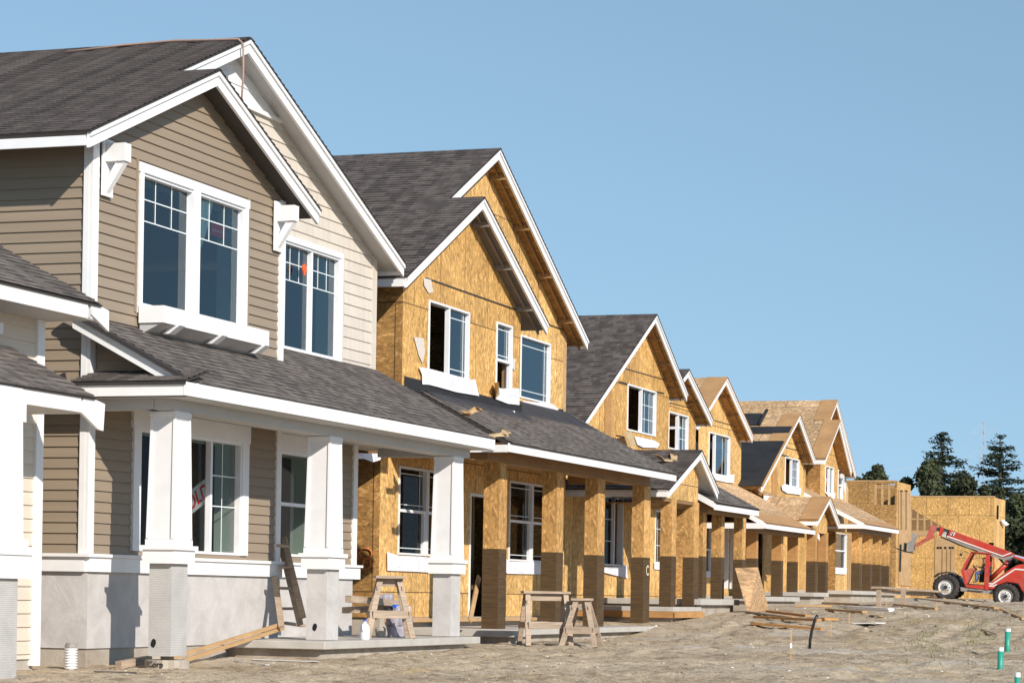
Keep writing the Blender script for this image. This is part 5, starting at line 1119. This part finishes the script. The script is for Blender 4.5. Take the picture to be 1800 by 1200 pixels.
# stones and clods
def rocks():
    rnd = random.Random(3); b = MB()
    def rock(c, r):
        base = [Vector((rnd.gauss(0, 1), rnd.gauss(0, 1), rnd.gauss(0, .6))).normalized() for _ in range(7)]
        bm = bmesh.new()
        for v_ in base: bm.verts.new(c + Vector((v_.x * r * rnd.uniform(.7, 1.3), v_.y * r, v_.z * r * .7)))
        bmesh.ops.convex_hull(bm, input=bm.verts); i0 = len(b.v); bm.verts.index_update()
        idx = {}
        for v_ in bm.verts: idx[v_] = i0 + len(idx); b.v.append(tuple(v_.co))
        mi = 0 if rnd.random() < .7 else (1 if rnd.random() < .7 else 2)
        for f_ in bm.faces: b.f.append(tuple(idx[v_] for v_ in f_.verts)); b.m.append(mi)
        bm.free()
    for k in range(9500):
        x = rnd.uniform(30, 1830); y = rnd.uniform(1052, 1203) if x > 1150 else rnd.uniform(1105, 1203)
        if x < 560 and y < 1165: continue
        if noise.noise(Vector((x * .012, y * .03, 0))) + rnd.uniform(-.5, .5) < -.1: continue
        p = ghit2(x, y)
        if p is None or (p.x < -14.9 and p.y < 80): continue
        r = min(.16, p.length * rnd.choice([.8, .9, 1.0, 1.2, 1.5, 2.0, 3.0]) / F) * (1.5 if rnd.random() < .06 else 1)
        rock(p + Vector((0, 0, r * .25)), r)
    o = b.build('gravel', [M['clod'], M['stone'], M['stone_lt']]); o['kind'] = 'stuff'
def ghit2(px, py):
    d = ray(px, py)
    if d.z >= -.0005 and py < 1050: return None
    t = 20.0; st = .35
    while t < 160:
        p = d * t
        if p.z <= gz(p.x, p.y) + bumps(p.x, p.y):
            t -= st
            while True:
                t += .05; p = d * t
                if p.z <= gz(p.x, p.y) + bumps(p.x, p.y): return p
        t += st
    return None
M['clod'] = noisy('dirt_clod', (.36, .28, .195), .25, 14, .95, uv=False); M['stone'] = noisy('stone', (.44, .40, .35), .25, 9, .8, uv=False); M['stone_lt'] = noisy('pale_stone', (.66, .62, .56), .15, 9, .8, uv=False)
rocks()
def weeds():
    rnd = random.Random(11); b = MB()
    for k in range(900):
        x = rnd.gauss(1690, 75); y = rnd.gauss(1112, 24)
        if not (1480 < x < 1815 and 1070 < y < 1200) : continue
        if noise.noise(Vector((x * .02, y * .05, 3))) < -.05: continue
        p = ghit2(x, y)
        if p is None: continue
        for j in range(3):
            a = rnd.uniform(0, 6.28); h_ = rnd.uniform(.03, .11); q = p + Vector((rnd.uniform(-.06, .06), rnd.uniform(-.06, .06), -.01)); e = q + Vector((cos(a) * .05, sin(a) * .05, h_)); s_ = Vector((sin(a), -cos(a), 0)) * .007
            b.face([q - s_, q + s_, e])
    o = b.build('weeds', M['weed']); o['kind'] = 'stuff'
M['weed'] = noisy('dry_weed', (.26, .25, .13), .3, 5, .9, uv=False); weeds()

# ---------------------------------------------------------------- telehandler
D0 = 121.0; SC = D0 / F; TX, TY = 1715.0, 1060.0
rv = ray(TX, TY); vd = Vector((rv.x, rv.y, 0)).normalized(); org = rv * (D0 / rv.xy.length)
rx = Vector((vd.y, -vd.x, 0)); YAW = radians(7)
rx2 = Matrix.Rotation(-YAW, 3, 'Z') @ rx; dv2 = Vector((-rx2.y, rx2.x, 0))
def T(px, py, w_=0.0): return org + rx2 * ((px - TX) * SC) + Vector((0, 0, (TY - py) * SC)) + dv2 * w_
def Z5(x, y): return 1600 + x / 6.665, 900 + y / 6.665
th = thing('telehandler', 'red telescopic handler with a worn boom, moving left across the dirt', 'telehandler', org)
def tp(name, pts, w0, w1, m='red', parent=None, bevel=0):
    b = MB(); b.prism([T(*Z5(*p), w0) for p in pts], dv2 * (w1 - w0)); return b.build(name, M[m], parent or th, bevel=bevel)
def tb_(name, pts, r, w_, m='red', parent=None):
    b = MB(); b.tube([T(*Z5(*p), w_) for p in pts], r, 8); return b.build(name, M[m], parent or th, smooth=True)
# frame and bodywork
tp('chassis', [(560, 770), (640, 880), (960, 905), (1000, 940), (600, 905), (540, 860), (500, 770)], .35, 1.9, 'steel')
tp('axle_guard', [(585, 880), (960, 915), (960, 960), (590, 925)], .1, 1.3, 'steel_lt')
body = tp('body', [(905, 840), (960, 800), (1160, 655), (1230, 615), (1333, 600), (1480, 625), (1480, 950), (1290, 920), (1240, 830), (1110, 815), (990, 860), (960, 905), (905, 895)], .15, 1.1, bevel=.03)
for pts in (((905, 838), (950, 850), (1205, 672), (1450, 690), (1450, 676), (1205, 656), (948, 830), (905, 822)), ((905, 868), (965, 872), (1000, 850), (1000, 836), (960, 856), (905, 852))): tp('stripe', pts, .135, .149, 'stripe', body)
tp('engine_cover', [(1180, 530), (1200, 498), (1480, 570), (1480, 615), (1333, 592)], .1, 1.2, 'red')
tp('label_plate', [(1196, 516), (1206, 502), (1478, 574), (1478, 600)], .085, .099, 'sign_b')
# boom
bo = tp('boom', [(430, 215), (1140, 468), (1180, 492), (1050, 532), (405, 302)], .75, 1.05, bevel=.02)
tp('stripe', [(404, 283), (1042, 508), (1138, 470), (1142, 482), (1044, 522), (400, 296)], .735, .749, 'stripe', bo)
tp('boom_underside', [(402, 304), (1050, 534), (1180, 494), (1160, 540), (1070, 572), (390, 322)], .77, 1.03, 'steel_lt')
tp('boom_section', [(320, 182), (366, 192), (346, 292), (303, 286)], .78, 1.02); tp('boom_section', [(368, 200), (430, 216), (404, 300), (348, 292)], .80, 1.0, 'steel'); tp('boom_section', [(282, 188), (322, 190), (305, 236), (270, 228)], .82, .98, 'steel')
tp('boom_clamp', [(362, 236), (395, 240), (386, 304), (340, 290), (346, 272)], .76, .80, 'rim')
tp('boom_head', [(205, 168), (280, 172), (286, 205), (245, 250), (240, 292), (40, 398), (32, 384), (150, 310), (186, 228)], .82, 1.0, 'red_worn', bevel=.01); tp('link', [(250, 292), (262, 300), (180, 350), (20, 430), (18, 418)], .8, .84, 'red_worn')
tp('carriage', [(0, 260), (30, 262), (38, 290), (20, 400), (8, 470), (-40, 478), (-60, 380), (-10, 340)], .6, 1.25, 'steel_lt')
for w_ in (.65, 1.15):
    tp('fork', [(-238, 418), (-140, 448), (-60, 470), (5, 484), (0, 496), (-70, 482), (-150, 458)], w_, w_ + .08, 'steel')
    tp('fork_shank', [(-95, 372), (-78, 372), (-84, 480), (-100, 480)], w_, w_ + .06, 'steel')
# logo on the boom: a white wedge with a V
tp('logo', [(452, 242), (502, 250), (478, 288), (436, 272)], .728, .734, 'stripe', bo); tp('logo', [(450, 248), (464, 250), (468, 272), (474, 252), (484, 254), (470, 284), (460, 278)], .722, .727, 'steel', bo)
# hoses, tank and steps
for k in range(3): tb_('hose', [(1010 + 14 * k, 545 + 4 * k), (1060 + 10 * k, 600 + 6 * k), (1120, 610 + 9 * k), (1175, 560 + 8 * k)], .022, .35 + .1 * k, 'hose')
for k in range(2): tb_('hose', [(330, 296 + 6 * k), (420, 330 + 8 * k), (560, 392 + 7 * k), (760, 462 + 8 * k)], .018, .74 - .05 * k, 'hose')
tp('fuel_tank', [(960, 905), (1000, 860), (1000, 940), (970, 945)], .2, .9, 'steel'); tp('step', [(690, 900), (850, 908), (850, 922), (690, 914)], -.05, .3, 'steel_lt'); tp('mud_guard', [(280, 760), (330, 722), (430, 704), (500, 714), (540, 742), (536, 752), (490, 728), (430, 718), (340, 734), (290, 770)], -.1, .4, 'steel')
# cab
cab = tp('cab_frame', [(595, 690), (706, 468), (885, 480), (918, 492), (912, 908), (850, 905), (852, 880), (640, 862), (612, 760)], 0, 0.001, 'red') if False else None
for w_ in (.05, 1.0):
    for pts in (((588, 690), (704, 470), (726, 474), (640, 660), (625, 700), (660, 850), (640, 862)), ((704, 470), (890, 482), (890, 500), (712, 490)), ((872, 490), (918, 494), (910, 908), (852, 905)), ((640, 850), (870, 856), (868, 905), (650, 880))): tp('cab_post', pts, w_, w_ + .07, 'red')
tp('cab_roof', [(700, 466), (920, 484), (920, 494), (700, 476)], .0, 1.12, 'red'); tp('cab_floor', [(640, 835), (870, 850), (870, 880), (645, 865)], .12, .99, 'steel'); tp('cab_rear', [(880, 640), (912, 640), (908, 880), (872, 880)], .12, .99, 'steel')
tp('dash', [(625, 690), (700, 660), (760, 672), (720, 700), (650, 860), (628, 780)], .12, .95, 'red_worn'); tp('seat', [(800, 700), (858, 690), (866, 640), (880, 640), (878, 820), (790, 820)], .3, .8, 'black')
tb_('mirror_arm', [(690, 500), (640, 465), (610, 475), (605, 500)], .012, -.1, 'steel'); tp('mirror', [(578, 488), (608, 492), (604, 525), (578, 518)], -.14, -.08, 'steel')
tb_('steering_wheel', [(712, 622), (735, 655), (760, 668)], .03, .45, 'black')
tb_('lift_cylinder', [(910, 790), (1125, 575)], .12, .5, 'red'); tb_('cylinder_rod', [(1125, 575), (1170, 518)], .05, .5, 'rim'); tb_('pipe_loop', [(930, 530), (960, 540), (965, 640), (950, 690), (915, 700)], .03, .2, 'red'); tp('air_box', [(895, 640), (925, 635), (920, 690), (895, 690)], .2, .5, 'steel')
tp('light_box', [(440, 702), (520, 712), (510, 752), (436, 736)], .3, .6, 'steel_lt')
def wheel(cx_, cy_, R_, w_, wd=.48):
    c = T(*Z5(cx_, cy_), w_); r_ = R_ / 6.665 * SC; b = MB(); N_ = 40
    prof = [(.56, 0), (.62, -.06), (.80, -.09), (.93, -.05), (1.0, .02), (1.0, wd - .02), (.93, wd + .05), (.62, wd + .06), (.56, wd)]
    ring = []
    for k in range(N_):
        a = 2 * pi * k / N_; row = []
        for f_, d_ in prof:
            lug = (.035 if (k % 2 == 0) else -.02) if f_ > .9 else 0
            row.append(c + (rx2 * cos(a) + Vector((0, 0, 1)) * sin(a)) * r_ * (f_ + lug) + dv2 * d_)
        ring.append(row)
    for k in range(N_):
        for j in range(len(prof) - 1):
            b.face([ring[k][j], ring[(k + 1) % N_][j], ring[(k + 1) % N_][j + 1], ring[k][j + 1]])
    o = b.build('wheel', M['tyre'], th)
    b = MB(); pr = [(.57, -.01), (.54, .03), (.46, .06), (.34, .02), (.24, .00), (.20, -.03), (.0, -.03)]
    rg = [[c + (rx2 * cos(2 * pi * k / 24) + Vector((0, 0, 1)) * sin(2 * pi * k / 24)) * r_ * f_ + dv2 * d_ for k in range(24)] for f_, d_ in pr[:-1]]
    for j in range(len(rg) - 1):
        for k in range(24): b.face([rg[j][k], rg[j][(k + 1) % 24], rg[j + 1][(k + 1) % 24], rg[j + 1][k]])
    b.face(rg[-1]); b.build('rim', M['rim'], o)
    b = MB(); b.tube([c + dv2 * -.06, c + dv2 * .0], r_ * .16, 12); b.build('hub', M['steel'], o)
    for k in range(8):
        a = 2 * pi * k / 8; p = c + (rx2 * cos(a) + Vector((0, 0, 1)) * sin(a)) * r_ * .27; b = MB(); b.tube([p + dv2 * -.03, p + dv2 * .01], r_ * .045, 6); b.build('wheel_nut', M['steel'], o)
wheel(424, 884, 150, -.12); wheel(1110, 978, 146, -.12); wheel(436, 872, 150, 1.75); wheel(1122, 966, 146, 1.75)
# the driver: one skinned body, clothes over it
def skin(name, nodes, edges, m, parent=None, sub=1):
    me = bpy.data.meshes.new(name); me.from_pydata([tuple(n[0]) for n in nodes], [], edges); o = bpy.data.objects.new(name, me); S.collection.objects.link(o)
    mo = o.modifiers.new('s', 'SKIN'); o.data.skin_vertices[0].data[0].use_root = True
    for i, n in enumerate(nodes): r_ = n[1]; o.data.skin_vertices[0].data[i].radius = (r_, r_)
    o.modifiers.new('u', 'SUBSURF').levels = sub; o.modifiers['u'].render_levels = sub
    dg = bpy.context.evaluated_depsgraph_get(); m2 = bpy.data.meshes.new_from_object(o.evaluated_get(dg)); bpy.data.objects.remove(o)
    b = MB(); b.v = [tuple(v_.co) for v_ in m2.vertices]; b.f = [tuple(p.vertices) for p in m2.polygons]; b.m = [0] * len(b.f)
    return b.build(name, M[m], parent, smooth=True)
def t5(x, y, w_=.5): return T(*Z5(x, y), w_)
nd = [(t5(842, 700), .15), (t5(848, 640), .14), (t5(846, 612), .12), (t5(843, 592), .055), (t5(840, 572), .075), (t5(838, 552), .10), (t5(840, 540), .085)]
ed = [(0, 1), (1, 2), (2, 3), (3, 4), (4, 5), (5, 6)]
def limb(start, pts, rs, w_, w2=None):
    prev = start
    for k, (p, r_) in enumerate(zip(pts, rs)): nd.append((t5(*p, w_ + (0 if w2 is None else (w2 - w_) * k / len(pts))), r_)); ed.append((prev, len(nd) - 1)); prev = len(nd) - 1
    return prev
for w_ in (.28, .72):
    e = limb(2, [(846, 618), (815, 655), (765, 640), (735, 636)], [.06, .045, .035, .03], w_, .45 if w_ < .5 else .55)
    for j in range(5): nd.append((nd[e][0] + Vector((0, 0, .02)) + dv2 * (.014 * (j - 2)) - rx2 * (.05 + .01 * (2 - abs(j - 2))), .010)); ed.append((e, len(nd) - 1)); nd.append((nd[-1][0] - Vector((0, 0, .035)) - rx2 * .01, .008)); ed.append((len(nd) - 2, len(nd) - 1))
    limb(0, [(835, 705), (750, 712), (765, 790), (745, 818), (715, 815)], [.10, .08, .055, .045, .035], w_ + (.08 if w_ < .5 else -.08))
person = skin('person', nd, ed, 'skin'); tag(person, 'driver with dark hair, grey sleeveless shirt and blue jeans, seated in the red cab', 'person')
skin('shirt', [(t5(842, 712), .17), (t5(848, 645), .16), (t5(847, 615), .15), (t5(845, 606), .10)], [(0, 1), (1, 2), (2, 3)], 'shirt', person)
for w_ in (.36, .64): skin('jeans', [(t5(842, 708, w_), .125), (t5(752, 712, w_), .10), (t5(765, 780, w_), .075), (t5(752, 812, w_), .07)], [(0, 1), (1, 2), (2, 3)], 'denim', person)
skin('hair', [(t5(846, 560), .075), (t5(842, 545), .105), (t5(838, 534), .085)], [(0, 1), (1, 2)], 'hair', person)

# ---------------------------------------------------------------- trees, pylon, wires
M['needle'] = noisy('conifer_foliage', (.022, .036, .020), .5, .35, .9, uv=False); M['leaf'] = noisy('dark_foliage', (.045, .055, .022), .45, .4, .9, uv=False); M['bark'] = noisy('bark', (.09, .07, .05), .3, 2, .9, uv=False)
def at_d(px, py, dd): r_ = ray(px, py); return r_ * (dd / r_.xy.length)
def conifer(px, ptop, pbase, dd, wpx_, label, seed, sparse=0.0, lean=0):
    rnd = random.Random(seed); top = at_d(px + lean, ptop, dd); base = at_d(px, pbase, dd); base.z = .1; top.x += 0
    H_ = top.z - base.z; o = thing('conifer_tree', label, 'tree', base, 'conifers behind the houses'); b = MB()
    b.tube([base.lerp(top, k / 6) for k in range(7)], [.32 * (1 - k / 6.3) + .03 for k in range(7)], 8); b.build('trunk', M['bark'], o)
    Wd = wpx_ / F * dd / 2; b = MB(); nT = int(H_ / .36)
    for k in range(nT):
        f = (k + rnd.random()) / nT; zc = f * H_; p0 = base.lerp(top, f); R_ = Wd * (1 - f) ** .8 * rnd.uniform(.75, 1.1) + .25
        for j in range(rnd.choice([5, 6, 7, 8])):
            if rnd.random() < sparse * (.3 + f * .8): continue
            a = rnd.uniform(0, 6.283); Lb = R_ * rnd.uniform(.55, 1.15); dr = Vector((cos(a), sin(a), rnd.uniform(-.28, .10) + .25 * f)); nseg = max(3, int(Lb / .22))
            for s_ in range(nseg):
                t_ = (s_ + .5) / nseg; c = p0 + dr * (Lb * t_) + Vector((0, 0, -.28 * Lb * t_ * t_ * (1 - f)))
                for q_ in range(8 if t_ > .2 else 4):
                    v_ = Vector((rnd.gauss(0, 1), rnd.gauss(0, 1), rnd.gauss(0, .45))) * .20; u_ = Vector((rnd.gauss(0, 1), rnd.gauss(0, 1), rnd.gauss(0, .35))).normalized() * rnd.uniform(.15, .36); n_ = u_.cross(Vector((rnd.gauss(0, 1), rnd.gauss(0, 1), 1))).normalized() * rnd.uniform(.04, .10)
                    b.face([c + v_ - u_ * .6, c + v_ + n_, c + v_ + u_, c + v_ - n_])
    b.build('crown', M['needle'], o); return o
def broad(px, ptop, pbase, dd, wpx_, label, seed, m='leaf', n=5200):
    rnd = random.Random(seed); top = at_d(px, ptop, dd); base = at_d(px, pbase, dd); base.z = .1; H_ = top.z - base.z; R_ = wpx_ / F * dd / 2
    o = thing('broadleaf_tree', label, 'tree', base, 'leafy trees behind the houses'); b = MB(); b.tube([base, base + Vector((.1, 0, H_ * .5)), base + Vector((.2, .1, H_ * .8))], [.3, .2, .06], 8)
    for k in range(5): a = k * 1.3; b.tube([base + Vector((0, 0, H_ * .3)), base + Vector((cos(a) * R_ * .5, sin(a) * R_ * .5, H_ * .65))], [.12, .03], 6)
    b.build('trunk', M['bark'], o); b = MB()
    cl = [(base + Vector((rnd.gauss(0, R_ * .42), rnd.gauss(0, R_ * .42), H_ * rnd.uniform(.2, .86))), R_ * rnd.uniform(.22, .42)) for _ in range(22)]
    cl = [(c, r_) for c, r_ in cl if True]
    cl.append((base + Vector((0, 0, H_ * .92)), R_ * .22))
    for k in range(n):
        c, r_ = rnd.choice(cl); v_ = Vector((rnd.gauss(0, 1), rnd.gauss(0, 1), rnd.gauss(0, 1))).normalized() * r_ * rnd.uniform(.5, 1.08)
        p = c + v_; 
        if p.z > top.z: continue
        u_ = Vector((rnd.gauss(0, 1), rnd.gauss(0, 1), rnd.gauss(0, 1))).normalized() * rnd.uniform(.12, .26); n_ = u_.cross(Vector((rnd.gauss(0, 1), rnd.gauss(0, 1), rnd.gauss(0, 1)))).normalized() * rnd.uniform(.08, .17)
        b.face([p - u_, p + n_, p + u_, p - n_])
    b.build('crown', M[m], o); return o
broad(1540, 806, 1052, 190, 84, 'small dark pointed tree left of the tall sparse conifer', 21, n=5200)
conifer(1655, 762, 1052, 215, 265, 'tall conifer with a sparse layered top above the long framed wall', 22, sparse=.45)
broad(1632, 804, 1052, 200, 150, 'wide dark leafy tree in front of the tall sparse conifer', 23, n=15000)
broad(1680, 836, 1052, 205, 110, 'lower dark leafy tree right of the wide one', 33, n=7000)
conifer(1756, 768, 1052, 230, 290, 'drooping conifer at the right behind the pylon', 24, sparse=.32, lean=2)
broad(1728, 846, 1052, 205, 90, 'brownish leafy tree at the foot of the pylon', 25, n=6000)
broad(1785, 868, 1052, 190, 150, 'dark tree filling the right edge beside the framed shell', 26, n=14000)
broad(1808, 905, 1052, 170, 130, 'lowest dark tree at the right edge of the photo', 27, n=9000)
broad(1590, 834, 1052, 200, 110, 'low dark tree between the small pointed tree and the wide one', 28, n=7000)
broad(1690, 822, 1052, 235, 120, 'dark tree standing between the two tall conifers', 41, n=7000)
broad(1752, 852, 1052, 215, 110, 'dark tree in front of the drooping conifer', 42, n=7000)
broad(1505, 832, 1052, 205, 90, 'low dark tree rising just behind the farthest gable', 29, n=5000)
# lattice pylon
DP = 620.0; py = thing('power_pylon', 'pale lattice transmission tower rising behind the conifers', 'pylon', at_d(1728, 1052, DP)); M['galv'] = mat('galvanised_steel', (.38, .42, .48), .6)
def pt(x, y, w_=0): r_ = at_d(x, y, DP); return r_ + vd * w_
def pb(nm, segs, r_=.14):
    b = MB()
    for a, c in segs: b.tube([a, c], r_, 4)
    b.build(nm, M['galv'], py)
lev = [(1052, 26), (875, 16), (850, 13), (830, 11.5), (812, 10), (790, 8), (770, 6.5), (755, 4), (738, .5)]
seg = []
for (ya, wa_), (yb2, wb_) in zip(lev[:-1], lev[1:]):
    for s_ in (-1, 1):
        for w_ in (-1, 1):
            dpt = DP / F; seg.append((pt(1728 + s_ * wa_ / 2, ya, w_ * wa_ / 2 * dpt), pt(1728 + s_ * wb_ / 2, yb2, w_ * wb_ / 2 * dpt)))
    seg.append((pt(1728 - wa_ / 2, ya), pt(1728 + wb_ / 2, yb2))); seg.append((pt(1728 + wa_ / 2, ya), pt(1728 - wb_ / 2, yb2))); seg.append((pt(1728 - wb_ / 2, yb2), pt(1728 + wb_ / 2, yb2)))
pb('lattice', seg, .065)
pb('crossarm', [(pt(1708, 761), pt(1750, 758)), (pt(1708, 761), pt(1728, 742)), (pt(1750, 758), pt(1728, 742))], .07)
pb('crossarm', [(pt(1702, 802), pt(1752, 799)), (pt(1702, 802), pt(1728, 780)), (pt(1752, 799), pt(1728, 780))], .07)
for x, y in ((1708, 761), (1750, 758), (1702, 802), (1752, 799)): pb('insulator', [(pt(x, y), pt(x - 1, y + 16))], .06)
for k, (y0, y1, sag) in enumerate(((777, 790, 28), (818, 828, 18), (774, 800, 40), (815, 850, 26))):
    b = MB(); a = pt(1707 if k in (0, 1) else 1750, y0); e = at_d(1380 if k < 2 else 1960, y1 + 30, DP - (120 if k < 2 else 60)); n = 14
    b.tube([a.lerp(e, t_ / n) - Vector((0, 0, sag / 7 * 4 * (t_ / n) * (1 - t_ / n))) for t_ in range(n + 1)], .05, 4, cap=False)
    tag(b.build('power_line', M['galv']), ('%s power line sagging %s from the pylon' % (('upper', 'lower')[k % 2], ('left', 'right')[k // 2])), 'power line')
